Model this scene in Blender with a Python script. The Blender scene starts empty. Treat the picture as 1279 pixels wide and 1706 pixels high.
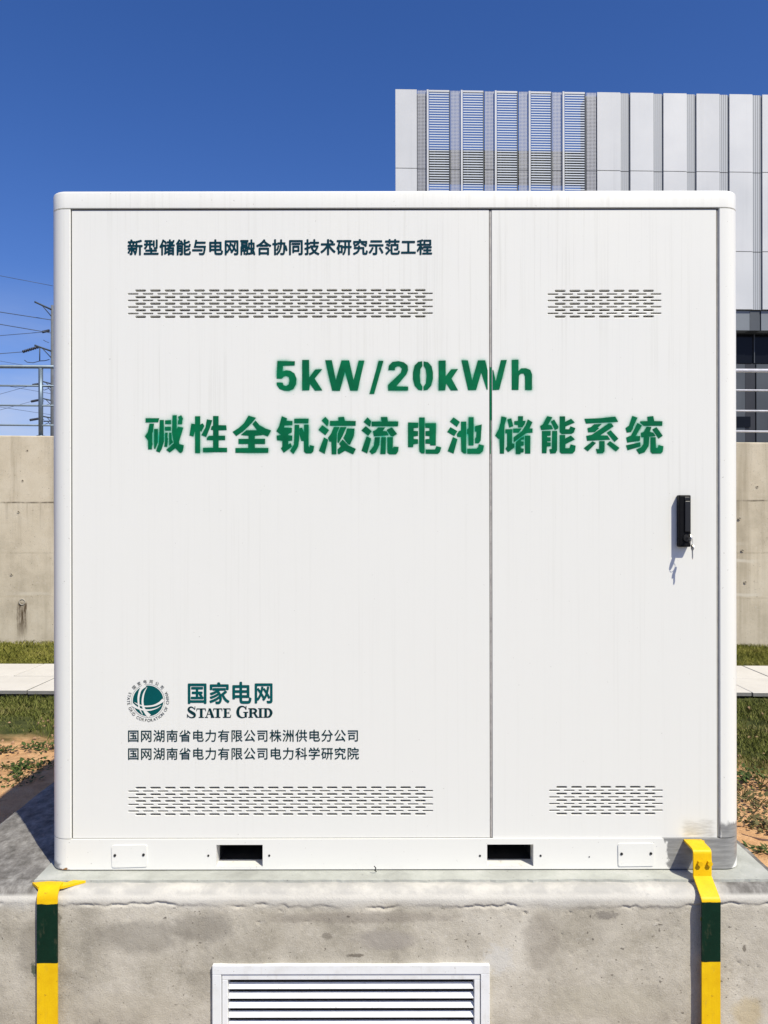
import bpy, bmesh, math, random
import numpy as np
from mathutils import Vector, Matrix, noise
from mathutils.geometry import tessellate_polygon

R = math.radians
S = bpy.context.scene
COL = S.collection
random.seed(7)
rng = np.random.default_rng(7)

# ------------------------------------------------------------------ camera
F, CX, CY, D, H = 1281.0, 640.0, 870.0, 2.37, 1.60      # focal length in photo pixels, horizon, distance, eye height
cam_d = bpy.data.cameras.new('camera')
cam = bpy.data.objects.new('camera', cam_d); COL.objects.link(cam)
cam_d.sensor_fit = 'VERTICAL'; cam_d.sensor_height = 36.0
cam_d.lens = F / 1706.0 * 36.0
cam_d.shift_y = 17.0 / 1706.0
cam_d.clip_start = 0.05; cam_d.clip_end = 3000
cam.location = (0, -D, H)
cam.rotation_euler = (R(90), R(0.09), 0)
S.camera = cam

# ------------------------------------------------------------------ sky, sun, exposure
SUN_EL, SUN_AZ = R(52), R(144)          # azimuth clockwise from +Y
W = bpy.data.worlds.new('World'); S.world = W; W.use_nodes = True
wn = W.node_tree.nodes; wl = W.node_tree.links
wn.clear()
wo = wn.new('ShaderNodeOutputWorld'); bg = wn.new('ShaderNodeBackground')
sky = wn.new('ShaderNodeTexSky'); sky.sky_type = 'NISHITA'; sky.sun_disc = False
sky.sun_elevation = SUN_EL; sky.sun_rotation = SUN_AZ
sky.altitude = 100; sky.air_density = 1.0; sky.dust_density = 0.7; sky.ozone_density = 1.2
hs = wn.new('ShaderNodeHueSaturation'); hs.inputs['Saturation'].default_value = 1.30
wl.new(sky.outputs[0], hs.inputs['Color']); 
tint = wn.new('ShaderNodeMix'); tint.data_type = 'RGBA'; tint.blend_type = 'MULTIPLY'; tint.inputs[0].default_value = 1.0
TINT = (1.02, 1.02, 1.46)
tint.inputs[7].default_value = (*TINT, 1); wl.new(hs.outputs[0], tint.inputs[6]); 
# thin haze cloud low in the sky, all the way round
wtc = wn.new('ShaderNodeTexCoord'); wsep = wn.new('ShaderNodeSeparateXYZ'); wl.new(wtc.outputs['Generated'], wsep.inputs[0])
wmap = wn.new('ShaderNodeMapping'); wmap.inputs['Scale'].default_value = (3.0, 3.0, 11.0); wl.new(wtc.outputs['Generated'], wmap.inputs[0])
wno = wn.new('ShaderNodeTexNoise'); wno.inputs['Scale'].default_value = 1.6; wno.inputs['Detail'].default_value = 6; wno.inputs['Roughness'].default_value = 0.55; wl.new(wmap.outputs[0], wno.inputs['Vector'])
def wrange(src, a, b, c, d):
    n = wn.new('ShaderNodeMapRange'); n.interpolation_type = 'SMOOTHSTEP'; wl.new(src, n.inputs[0])
    for i, q in enumerate((a, b, c, d)): n.inputs[i + 1].default_value = q
    return n.outputs[0]
wml = wn.new('ShaderNodeMath'); wml.operation = 'MULTIPLY'
wl.new(wrange(wsep.outputs[2], 0.30, 0.10, 0.0, 1.0), wml.inputs[0]); wl.new(wrange(wno.outputs[0], 0.30, 0.68, 0.10, 0.62), wml.inputs[1])
wcl = wn.new('ShaderNodeMix'); wcl.data_type = 'RGBA'; wl.new(wml.outputs[0], wcl.inputs[0]); wl.new(tint.outputs[2], wcl.inputs[6]); wcl.inputs[7].default_value = (6.6, 7.3, 9.2, 1)
wl.new(wcl.outputs[2], bg.inputs[0]); wl.new(bg.outputs[0], wo.inputs[0])
bg.inputs[1].default_value = 0.076
sun_d = bpy.data.lights.new('sun', 'SUN'); sun_d.energy = 4.8; sun_d.angle = R(0.53); sun_d.color = (1.0, 0.945, 0.80)
sun = bpy.data.objects.new('sun', sun_d); COL.objects.link(sun)
sdir = Vector((math.sin(SUN_AZ) * math.cos(SUN_EL), math.cos(SUN_AZ) * math.cos(SUN_EL), math.sin(SUN_EL)))
sun.rotation_euler = sdir.to_track_quat('Z', 'Y').to_euler()
sun.location = sdir * 30
S.view_settings.view_transform = 'Standard'; S.view_settings.look = 'None'
S.view_settings.gamma = 1.0; S.view_settings.exposure = 0.20
S.view_settings.use_curve_mapping = False

# ------------------------------------------------------------------ helpers
def P(px, py, Y=0.0):
    """metres on the plane at depth Y for a spot measured on the photograph"""
    k = (Y + D) / F
    return Vector(((px - CX) * k, Y, H - (py - CY) * k))

def PX(px, Y=0.0): return (px - CX) * (Y + D) / F
def PZ(py, Y=0.0): return H - (py - CY) * (Y + D) / F

ORI = {}
def tag(o, label=None, cat=None, group=None, kind=None):
    if label: o['label'] = label
    if cat: o['category'] = cat
    if group: o['group'] = group
    if kind: o['kind'] = kind
    return o

def empty(name, loc=(0, 0, 0), label=None, cat=None, group=None, kind=None):
    o = bpy.data.objects.new(name, None); COL.objects.link(o)
    o.location = loc; o.empty_display_size = 0.1
    ORI[o] = Vector(loc)
    return tag(o, label, cat, group, kind)

def link(name, me, parent=None, mat=None, loc=None, kind=None):
    o = bpy.data.objects.new(name, me); COL.objects.link(o)
    if mat is not None and not me.materials: me.materials.append(mat)
    if parent is not None:
        o.parent = parent; ORI[o] = ORI[parent] if loc is None else ORI[parent]
    else:
        ORI[o] = Vector((0, 0, 0))
    if loc is not None: o.location = loc
    if kind: o['kind'] = kind
    return o

class MB:
    """collects faces, then becomes ONE mesh object"""
    def __init__(s): s.v = []; s.f = []; s.sm = []
    def add(s, vs, fs, smooth=False):
        b = len(s.v); s.v += [Vector(v) for v in vs]
        s.f += [tuple(b + i for i in f) for f in fs]; s.sm += [smooth] * len(fs)
        return s
    def box(s, x0, x1, y0, y1, z0, z1, bev=0.0):
        if bev <= 0:
            vs = [(x, y, z) for x in (x0, x1) for y in (y0, y1) for z in (z0, z1)]
            fs = [(0, 1, 3, 2), (4, 6, 7, 5), (0, 4, 5, 1), (2, 3, 7, 6), (0, 2, 6, 4), (1, 5, 7, 3)]
            return s.add(vs, fs)
        bm = bmesh.new(); bmesh.ops.create_cube(bm, size=1)
        for v in bm.verts:
            v.co = Vector(((x0 + x1) / 2 + v.co.x * (x1 - x0), (y0 + y1) / 2 + v.co.y * (y1 - y0), (z0 + z1) / 2 + v.co.z * (z1 - z0)))
        bmesh.ops.bevel(bm, geom=bm.edges[:], offset=bev, segments=2, affect='EDGES', profile=0.5)
        return s.bm(bm, smooth=False)
    def bm(s, bm, smooth=False):
        bm.verts.index_update()
        s.add([v.co.copy() for v in bm.verts], [tuple(v.index for v in f.verts) for f in bm.faces], smooth); bm.free(); return s
    def prism(s, poly, f0, f1, mapf, smooth=False):
        """poly: 2D loop, extruded between mapf(p, f0) and mapf(p, f1)"""
        n = len(poly); vs = [mapf(p, f0) for p in poly] + [mapf(p, f1) for p in poly]
        fs = [(i, (i + 1) % n, n + (i + 1) % n, n + i) for i in range(n)]
        b = len(s.v); s.add(vs, fs, smooth)
        tri = tessellate_polygon([[Vector((p[0], p[1], 0)) for p in poly]])
        s.add(vs, [t for t in tri] + [tuple(n + i for i in reversed(t)) for t in tri])
        return s
    def tube(s, pts, r, n=8, closed=False, cap=True, r1=None):
        pts = [Vector(p) for p in pts]; m = len(pts); rings = []
        up = Vector((0, 0, 1))
        for i, p in enumerate(pts):
            a = pts[i - 1] if (i > 0 or closed) else p; b = pts[(i + 1) % m] if (i < m - 1 or closed) else p
            t = (b - a).normalized() if (b - a).length > 1e-9 else Vector((0, 0, 1))
            u = t.cross(up) if abs(t.dot(up)) < 0.99 else t.cross(Vector((1, 0, 0)))
            u.normalize(); w = t.cross(u)
            rr = r if r1 is None else r + (r1 - r) * i / (m - 1)
            rings.append([p + (u * math.cos(2 * math.pi * k / n) + w * math.sin(2 * math.pi * k / n)) * rr for k in range(n)])
        vs = [v for q in rings for v in q]; fs = []
        for i in range(m if closed else m - 1):
            j = (i + 1) % m
            for k in range(n): fs.append((i * n + k, i * n + (k + 1) % n, j * n + (k + 1) % n, j * n + k))
        s.add(vs, fs, True)
        if cap and not closed:
            s.add(rings[0], [tuple(range(n))]); s.add(rings[-1], [tuple(reversed(range(n)))])
        return s
    def disc(s, c, r, Y=None, n=16, axis='Y', t=0.003):
        c = Vector(c)
        ring = []
        for q in (0, -t):
            for k in range(n):
                a = 2 * math.pi * k / n
                ring.append(c + Vector((r * math.cos(a), q, r * math.sin(a))))
        s.add(ring, [tuple(range(n)), tuple(range(n, 2 * n))] + [(k, (k + 1) % n, n + (k + 1) % n, n + k) for k in range(n)])
        return s
    def build(s, name, mat, parent=None, fix=True, kind=None):
        o = ORI[parent] if parent is not None else Vector((0, 0, 0))
        me = bpy.data.meshes.new(name)
        me.from_pydata([tuple(v - o) for v in s.v], [], s.f)
        me.polygons.foreach_set('use_smooth', s.sm)
        if fix:
            bm = bmesh.new(); bm.from_mesh(me); bmesh.ops.remove_doubles(bm, verts=bm.verts, dist=1e-6)
            bmesh.ops.recalc_face_normals(bm, faces=bm.faces); bm.to_mesh(me); bm.free()
        me.update()
        return link(name, me, parent, mat, kind=kind)

def grid_mesh(xs, ys, fn):
    """numpy grid -> mesh; fn(X, Y) gives (x, y, z) arrays"""
    X, Y = np.meshgrid(xs, ys); x, y, z = fn(X, Y)
    n, m = X.shape
    co = np.stack([x, y, z], -1).reshape(-1, 3)
    i = np.arange(n * m).reshape(n, m)
    q = np.stack([i[:-1, :-1], i[:-1, 1:], i[1:, 1:], i[1:, :-1]], -1).reshape(-1, 4)
    me = bpy.data.meshes.new('grid')
    me.vertices.add(len(co)); me.vertices.foreach_set('co', co.astype(np.float32).ravel())
    me.loops.add(q.size); me.loops.foreach_set('vertex_index', q.ravel().astype(np.int32))
    me.polygons.add(len(q)); me.polygons.foreach_set('loop_start', (np.arange(len(q)) * 4).astype(np.int32))
    me.polygons.foreach_set('use_smooth', np.ones(len(q), bool))
    me.update(calc_edges=True); me.validate()
    return me

def soup_mesh(name, co, k):
    """co: (n*k,3) verts, every k verts one face"""
    n = len(co) // k
    me = bpy.data.meshes.new(name)
    me.vertices.add(len(co)); me.vertices.foreach_set('co', co.astype(np.float32).ravel())
    me.loops.add(n * k); me.loops.foreach_set('vertex_index', np.arange(n * k, dtype=np.int32))
    me.polygons.add(n); me.polygons.foreach_set('loop_start', (np.arange(n) * k).astype(np.int32))
    me.update(calc_edges=True)
    return me

def vnoise(x, y, seed=0):
    """smooth value noise on arrays"""
    xi = np.floor(x).astype(np.int64); yi = np.floor(y).astype(np.int64)
    fx = x - xi; fy = y - yi
    fx = fx * fx * (3 - 2 * fx); fy = fy * fy * (3 - 2 * fy)
    def h(a, b):
        n = (a * 374761393 + b * 668265263 + seed * 1274126177) & 0xffffffff
        n = ((n ^ (n >> 13)) * 1274126177) & 0xffffffff
        return ((n ^ (n >> 16)) & 0xffff) / 65535.0
    return (h(xi, yi) * (1 - fx) + h(xi + 1, yi) * fx) * (1 - fy) + (h(xi, yi + 1) * (1 - fx) + h(xi + 1, yi + 1) * fx) * fy

def fbm(x, y, seed=0, o=4):
    t = 0; a = 0.5
    for i in range(o): t = t + a * vnoise(x * 2 ** i, y * 2 ** i, seed + i); a *= 0.5
    return t

# ------------------------------------------------------------------ materials
class NT:
    def __init__(s, name):
        s.m = bpy.data.materials.new(name); s.m.use_nodes = True
        s.n = s.m.node_tree.nodes; s.l = s.m.node_tree.links; s.n.clear()
        s.out = s.n.new('ShaderNodeOutputMaterial'); s.b = s.n.new('ShaderNodeBsdfPrincipled')
        s.l.new(s.b.outputs[0], s.out.inputs[0])
        s.tc = s.n.new('ShaderNodeTexCoord'); s.co = s.tc.outputs['Object']
    def inp(s, node, key, v):
        if v is None: return
        if hasattr(v, 'is_output') or isinstance(v, bpy.types.NodeSocket): s.l.new(v, node.inputs[key])
        else: node.inputs[key].default_value = v
    def map(s, scale=(1, 1, 1), loc=(0, 0, 0), rot=(0, 0, 0), src=None):
        n = s.n.new('ShaderNodeMapping'); s.l.new(src or s.co, n.inputs[0])
        n.inputs['Scale'].default_value = scale; n.inputs['Location'].default_value = loc; n.inputs['Rotation'].default_value = rot
        return n.outputs[0]
    def noise(s, scale=5, detail=4, rough=0.5, vec=None, dist=0.0):
        n = s.n.new('ShaderNodeTexNoise'); s.l.new(vec or s.co, n.inputs['Vector'])
        n.inputs['Scale'].default_value = scale; n.inputs['Detail'].default_value = detail
        n.inputs['Roughness'].default_value = rough; n.inputs['Distortion'].default_value = dist
        return n.outputs[0]
    def voro(s, scale=5, vec=None, feature='F1'):
        n = s.n.new('ShaderNodeTexVoronoi'); n.feature = feature; s.l.new(vec or s.co, n.inputs['Vector']); n.inputs['Scale'].default_value = scale
        return n.outputs['Distance']
    def ramp(s, fac, stops):
        n = s.n.new('ShaderNodeValToRGB'); s.l.new(fac, n.inputs[0]); e = n.color_ramp.elements
        while len(e) < len(stops): e.new(0.5)
        for el, (p, c) in zip(e, stops): el.position = p; el.color = (c[0], c[1], c[2], 1) if len(c) >= 3 else (c[0],) * 3 + (1,)
        return n.outputs[0]
    def rng(s, v, a, b, c=0.0, d=1.0, smooth=True):
        n = s.n.new('ShaderNodeMapRange'); n.interpolation_type = 'SMOOTHSTEP' if smooth else 'LINEAR'
        s.inp(n, 0, v)
        for i, q in enumerate((a, b, c, d)): n.inputs[i + 1].default_value = q
        return n.outputs[0]
    def math(s, op, a, b=None, clamp=False):
        n = s.n.new('ShaderNodeMath'); n.operation = op; n.use_clamp = clamp
        s.inp(n, 0, a); s.inp(n, 1, b); return n.outputs[0]
    def mix(s, f, a, b, mode='MIX'):
        n = s.n.new('ShaderNodeMix'); n.data_type = 'RGBA'; n.blend_type = mode
        s.inp(n, 0, f)
        for k, v in ((6, a), (7, b)):
            if isinstance(v, (tuple, list)): v = (v[0], v[1], v[2], 1)
            s.inp(n, k, v)
        return n.outputs[2]
    def sep(s, v=None):
        n = s.n.new('ShaderNodeSeparateXYZ'); s.l.new(v or s.co, n.inputs[0]); return n.outputs
    def bump(s, h, strength=0.3, dist=0.01):
        n = s.n.new('ShaderNodeBump'); s.l.new(h, n.inputs['Height']); n.inputs['Strength'].default_value = strength; n.inputs['Distance'].default_value = dist
        s.l.new(n.outputs[0], s.b.inputs['Normal']); return n
    def set(s, color=None, rough=None, metal=None, spec=None):
        if isinstance(color, tuple): color = (color[0], color[1], color[2], 1)
        s.inp(s.b, 'Base Color', color); s.inp(s.b, 'Roughness', rough); s.inp(s.b, 'Metallic', metal)
        if spec is not None: s.b.inputs['Specular IOR Level'].default_value = spec
        return s.m
    def boxmask(s, x0, x1, z0, z1, amt=0.02, soft=0.006, nscale=30, stretch=(1, 1, 1)):
        """ragged patch in object x / z"""
        n = s.noise(nscale, 5, 0.6, s.map(stretch)); n2 = s.noise(nscale * 0.9, 5, 0.6, s.map(stretch, (3.1, 7.7, 1.3)))
        o = s.sep()
        x = s.math('ADD', o[0], s.math('MULTIPLY', s.math('SUBTRACT', n, 0.5), amt * 2))
        z = s.math('ADD', o[2], s.math('MULTIPLY', s.math('SUBTRACT', n2, 0.5), amt * 2))
        a = s.rng(x, x0 - soft, x0 + soft); b = s.rng(x, x1 + soft, x1 - soft)
        c = s.rng(z, z0 - soft, z0 + soft); d = s.rng(z, z1 + soft, z1 - soft)
        return s.math('MULTIPLY', s.math('MULTIPLY', a, b), s.math('MULTIPLY', c, d))

CAB0 = Vector((0.035, 0.6, 0.534))           # foot of the cabinet; its materials use coordinates from here
FY = -0.005
def cx_(px, Y=0.0): return PX(px, Y) - CAB0.x
def cz_(py, Y=0.0): return PZ(py, Y) - CAB0.z

def white_paint(name, patches=(), streak=1.0, base=(0.750, 0.745, 0.695)):
    t = NT(name)
    st = t.noise(1.0, 5, 0.65, t.map((85, 85, 0.9)))
    st2 = t.noise(1.0, 4, 0.6, t.map((260, 260, 2.2), (4, 1, 2)))
    mod = t.noise(2.6, 3, 0.5)
    o = t.sep()
    top = t.rng(o[2], 0.5, 2.0, 0.25, 1.0)
    f = t.math('MULTIPLY', t.rng(st, 0.50, 0.68), t.math('MULTIPLY', t.rng(mod, 0.35, 0.7, 0.15, 1.0), top))
    f2 = t.math('MULTIPLY', t.rng(st2, 0.56, 0.76), t.math('MULTIPLY', top, 0.55))
    c = t.mix(t.math('MULTIPLY', f, 0.40 * streak), base, (0.50, 0.49, 0.43))
    c = t.mix(t.math('MULTIPLY', f2, 0.30 * streak), c, (0.46, 0.45, 0.41))
    bl = t.noise(3.0, 5, 0.6, t.map((1, 1, 1), (9, 2, 5)))
    c = t.mix(t.rng(bl, 0.45, 0.8, 0, 0.10), c, (0.66, 0.65, 0.60))
    sp = t.noise(120, 2, 0.5)
    c = t.mix(t.rng(sp, 0.735, 0.78, 0, 0.55), c, (0.22, 0.19, 0.15))
    for m, col in [(p(t), col) for p, col in patches]:
        c = t.mix(m, c, col(t) if callable(col) else col)
    t.set(c, t.rng(bl, 0.3, 0.7, 0.30, 0.46), 0.0, 0.45)
    pe = t.noise(420, 2, 0.5); wv = t.noise(1.7, 2, 0.4)
    t.bump(t.math('ADD', t.math('MULTIPLY', pe, 0.02), t.math('MULTIPLY', wv, 0.6)), 0.25, 0.006)
    return t.m

def primer(t):
    n = t.noise(1, 5, 0.65, t.map((14, 14, 120)))
    return t.ramp(n, [(0.25, (0.17, 0.17, 0.165)), (0.55, (0.27, 0.27, 0.26)), (0.8, (0.36, 0.36, 0.34))])
def smudge(t):
    n = t.noise(1, 5, 0.65, t.map((20, 20, 140)))
    return t.ramp(n, [(0.3, (0.42, 0.41, 0.36)), (0.7, (0.62, 0.61, 0.56))])
def rust(t):
    n = t.noise(90, 4, 0.6)
    return t.ramp(n, [(0.3, (0.16, 0.07, 0.02)), (0.7, (0.42, 0.22, 0.07))])

M_PAINT = white_paint('white_paint_door', [
    (lambda t: t.math('MULTIPLY', t.boxmask(cx_(1139), cx_(1190), cz_(1397), cz_(1369), 0.02, 0.012, 26, (1, 1, 3)), t.rng(t.noise(1, 5, 0.7, t.map((24, 24, 170))), 0.30, 0.60, 0.25, 0.95)), smudge)])
M_RIM = white_paint('white_paint_rim', streak=0.8)
M_POST = white_paint('white_paint_post', [
    (lambda t: t.boxmask(cx_(1197), cx_(1300), cz_(1500), cz_(1372), 0.035, 0.008, 28, (1, 1, 0.5)), primer)], streak=0.6)
M_PLINTH = white_paint('white_paint_plinth', [
    (lambda t: t.math('MULTIPLY', t.boxmask(cx_(1112), cx_(1300), cz_(1560), cz_(1300), 0.05, 0.005, 22, (1, 1, 0.7)),
                      t.rng(t.math('ADD', t.sep()[0], t.math('MULTIPLY', t.sep()[2], -0.9)), cx_(1225) - cz_(1440) * 0.9 + 0.004, cx_(1225) - cz_(1440) * 0.9 - 0.004)), primer),
    (lambda t: t.boxmask(cx_(98), cx_(117), cz_(1454), cz_(1446.5), 0.02, 0.003, 60), rust),
    (lambda t: t.math('MULTIPLY', t.boxmask(cx_(60), cx_(101), cz_(1454), cz_(1437), 0.02, 0.006, 40), 0.8), (0.17, 0.17, 0.18))], streak=0.5)

def simple(name, color, rough=0.5, metal=0.0, var=0.0, nscale=30, bump=0.0):
    t = NT(name)
    if var:
        n = t.noise(nscale, 5, 0.6)
        c = t.ramp(n, [(0.25, tuple(x * (1 - var) for x in color)), (0.75, tuple(min(1, x * (1 + var)) for x in color))])
        t.set(c, rough, metal)
        if bump: t.bump(n, bump, 0.004)
    else: t.set(tuple(color), rough, metal)
    return t.m

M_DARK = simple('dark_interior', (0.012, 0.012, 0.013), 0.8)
M_VENTSHADE = simple('vent_shade_tone', (0.045, 0.045, 0.042), 0.9, 0, 0.5, 160)
M_GASKET = simple('rubber_gasket', (0.36, 0.34, 0.315), 0.6, 0, 0.3, 50)
M_TEAL = simple('teal_print', (0.001, 0.078, 0.080), 0.45, 0, 0.12, 25)
M_TEALD = simple('dark_teal_print', (0.002, 0.030, 0.036), 0.45, 0, 0.12, 25)
M_TEALB = simple('heading_print', (0.001, 0.034, 0.052), 0.45, 0, 0.2, 9)
M_SMALLPRINT = simple('grey_print', (0.09, 0.10, 0.09), 0.5)
M_WPRINT = simple('white_print', (0.745, 0.74, 0.69), 0.45)
M_BLACK = simple('black_plastic', (0.006, 0.006, 0.007), 0.45, 0, 0.2, 60)
M_BLACK2 = simple('black_metal', (0.012, 0.012, 0.013), 0.3, 0.0)
M_STEEL = simple('bright_steel', (0.62, 0.60, 0.56), 0.25, 1.0)
M_SCREW = simple('dark_screw', (0.05, 0.05, 0.05), 0.4, 0.8)
def dusty():
    t = NT('dusty_white_aluminium'); n = t.noise(18, 5, 0.65); s_ = t.noise(1, 4, 0.7, t.map((40, 40, 6)))
    c = t.mix(t.rng(n, 0.45, 0.75, 0, 0.35), (0.75, 0.76, 0.755), (0.52, 0.50, 0.45))
    c = t.mix(t.rng(s_, 0.55, 0.75, 0, 0.3), c, (0.45, 0.42, 0.36))
    c = t.mix(t.rng(t.noise(130, 3, 0.6), 0.68, 0.72, 0, 0.7), c, (0.25, 0.23, 0.19))
    t.set(c, 0.4); return t.m
M_ALU = dusty()

for mm in (M_TEAL, M_TEALD, M_TEALB, M_SMALLPRINT, M_BLACK): mm.node_tree.nodes['Principled BSDF'].inputs['Specular IOR Level'].default_value = 0.12
def stencil_paint(name):
    t = NT(name)
    n = t.noise(14, 5, 0.6); n2 = t.noise(200, 3, 0.6)
    c = t.ramp(n, [(0.3, (0.001, 0.088, 0.036)), (0.7, (0.001, 0.155, 0.060))])
    c = t.mix(t.rng(n2, 0.5, 0.8, 0, 0.25), c, (0.002, 0.17, 0.09))
    t.set(c, 0.6, 0, 0.08); return t.m
M_STENCIL = stencil_paint('green_stencil_paint')
def overspray():
    t = NT('green_overspray')
    a = t.n.new('ShaderNodeAttribute'); a.attribute_name = 'cover'
    g = t.noise(700, 2, 0.6)
    f = t.math('MULTIPLY', a.outputs['Fac'], t.rng(g, 0.25, 0.7, 0.65, 1.25), True)
    tr = t.n.new('ShaderNodeBsdfTransparent'); mx = t.n.new('ShaderNodeMixShader')
    t.set((0.004, 0.40, 0.24), 0.6, 0, 0.1)
    t.l.new(f, mx.inputs[0]); t.l.new(tr.outputs[0], mx.inputs[1]); t.l.new(t.b.outputs[0], mx.inputs[2]); t.l.new(mx.outputs[0], t.out.inputs[0])
    return t.m
M_SPRAY = overspray()

def strap_paint(name, zt, zb):
    """yellow strap with one dark green band between heights zt and zb"""
    t = NT(name); o = t.sep()
    w = t.math('MULTIPLY', t.math('SUBTRACT', t.noise(60, 2, 0.5), 0.5), 0.004)
    z = t.math('ADD', o[2], w)
    m = t.math('MULTIPLY', t.rng(z, zb - 0.001, zb + 0.001), t.rng(z, zt + 0.001, zt - 0.001))
    n = t.noise(25, 5, 0.6); ch = t.noise(70, 4, 0.6)
    y = t.ramp(n, [(0.3, (0.70, 0.42, 0.004)), (0.7, (0.80, 0.52, 0.006))])
    y = t.mix(t.rng(ch, 0.66, 0.74, 0, 0.6), y, (0.30, 0.16, 0.02))
    g = t.ramp(n, [(0.3, (0.002, 0.016, 0.008)), (0.7, (0.003, 0.024, 0.012))])
    br = t.noise(1, 4, 0.65, t.map((260, 260, 9)))
    y = t.mix(t.rng(br, 0.5, 0.75, 0, 0.35), y, (0.62, 0.33, 0.004))
    c = t.mix(m, y, g)
    gr_ = t.noise(1, 5, 0.7, t.map((30, 30, 12), (2, 5, 1)))
    c = t.mix(t.rng(gr_, 0.54, 0.72, 0, 0.30), c, (0.16, 0.13, 0.08))
    c = t.mix(t.rng(t.noise(150, 4, 0.65), 0.70, 0.74, 0, 0.9), c, (0.11, 0.06, 0.03))
    t.set(c, 0.45, 0, 0.2)
    t.bump(t.noise(180, 3, 0.5), 0.15, 0.002)
    return t.m

def concrete(name, cols, scale=1.0, pits=True, extra=None, bs=0.55):
    t = NT(name)
    big = t.noise(2.2 * scale, 6, 0.62); mid = t.noise(9 * scale, 6, 0.65, t.map((1, 1, 1), (5, 3, 1))); fine = t.noise(160 * scale, 5, 0.7)
    gr = t.voro(260 * scale)
    f = t.math('ADD', t.math('MULTIPLY', big, 0.55), t.math('ADD', t.math('MULTIPLY', mid, 0.3), t.math('MULTIPLY', fine, 0.15)))
    c = t.ramp(f, cols)
    c = t.mix(t.rng(fine, 0.55, 0.72, 0, 0.55), c, (0.12, 0.105, 0.085))
    c = t.mix(t.rng(t.noise(420 * scale, 3, 0.6), 0.55, 0.70, 0, 0.35), c, (0.70, 0.66, 0.58))
    c = t.mix(t.rng(t.noise(60 * scale, 4, 0.6), 0.60, 0.72, 0, 0.35), c, (0.62, 0.59, 0.53))
    if pits:
        v = t.noise(38 * scale, 3, 0.6, t.map((1, 1, 1.6), (2, 8, 4)))
        c = t.mix(t.rng(v, 0.69, 0.74, 0, 0.75), c, (0.07, 0.06, 0.05))
        v2 = t.noise(95 * scale, 2, 0.5, t.map((1, 1, 1), (7, 1, 4)))
        c = t.mix(t.rng(v2, 0.70, 0.74, 0, 0.7), c, (0.09, 0.075, 0.06))
    if extra: c = extra(t, c)
    t.set(c, 0.92, 0, 0.2)
    h = t.math('ADD', t.math('MULTIPLY', fine, 0.5), t.math('ADD', t.math('MULTIPLY', mid, 0.8), t.math('MULTIPLY', gr, 0.12)))
    t.bump(h, bs, 0.004)
    return t.m

# ------------------------------------------------------------------ ground, terrace, walkway
def soil():
    t = NT('soil_ground'); o = t.sep()
    n = t.noise(1.1, 5, 0.6); n2 = t.noise(9, 6, 0.7); n3 = t.noise(80, 4, 0.7)
    y = t.math('ADD', t.math('ADD', o[1], t.rng(o[0], 1, 2, 0, 0.75)), t.math('MULTIPLY', t.math('SUBTRACT', n, 0.5), 2.2))
    sand = t.ramp(n2, [(0.25, (0.36, 0.19, 0.085)), (0.5, (0.58, 0.34, 0.165)), (0.75, (0.66, 0.43, 0.23))])
    sand = t.mix(t.rng(n3, 0.55, 0.75, 0, 0.5), sand, (0.16, 0.09, 0.045))
    turf = t.ramp(n2, [(0.3, (0.030, 0.038, 0.012)), (0.6, (0.075, 0.085, 0.026)), (0.8, (0.16, 0.13, 0.06))])
    c = t.mix(t.rng(y, 3.0, 3.5), sand, turf)
    c = t.mix(t.rng(o[1], 0.4, -0.6), c, t.ramp(n2, [(0.3, (0.16, 0.15, 0.135)), (0.7, (0.24, 0.23, 0.21))]))  # unseen ground in front, greyed to cut the warm bounce light
    far = t.rng(o[1], 20, 80)
    c = t.mix(far, c, (0.10, 0.11, 0.06))
    t.set(c, 0.95, 0, 0.1)
    t.bump(t.math('ADD', t.math('MULTIPLY', n2, 1.0), t.math('MULTIPLY', n3, 0.5)), 0.9, 0.02)
    return t.m
M_SOIL = soil()

def lines(a, b, step, out):
    inner = np.arange(a, b + 1e-6, step)
    return np.concatenate([[-out, -out * 0.4, -60 + a * 0, -25], inner, [25, 60, out * 0.4, out]]) if a > -25 else inner
gx = lines(-7, 7, 0.05, 900.0)
gy = np.concatenate([[-900, -300, -60, -15, -4], np.arange(-2, 8.2, 0.05), [12, 25, 60, 300, 900]])
def gfn(X, Y):
    near = np.clip(1 - np.maximum(np.abs(X) - 6.5, 0) / 2, 0, 1) * ((Y > -1.9) & (Y < 8.1))
    z = (fbm(X * 1.7 + 50, Y * 1.7 + 50, 3) - 0.47) * 0.09 + (fbm(X * 9 + 50, Y * 9 + 50, 8, 3) - 0.44) * 0.035
    return X, Y, z * near - 0.005
me = grid_mesh(gx, gy, gfn)
g = link('ground', me, None, M_SOIL, kind='structure')

# upper terrace behind the retaining wall (carries the hall and the power poles)
M_TERR = simple('terrace_gravel', (0.22, 0.21, 0.18), 0.95, 0, 0.3, 3)
mb = MB(); mb.add([(-900, 8.2, 2.40), (900, 8.2, 2.40), (900, 1500, 2.40), (-900, 1500, 2.40)], [(0, 1, 2, 3)])
mb.build('terrace', M_TERR, None, fix=False, kind='structure')

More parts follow.
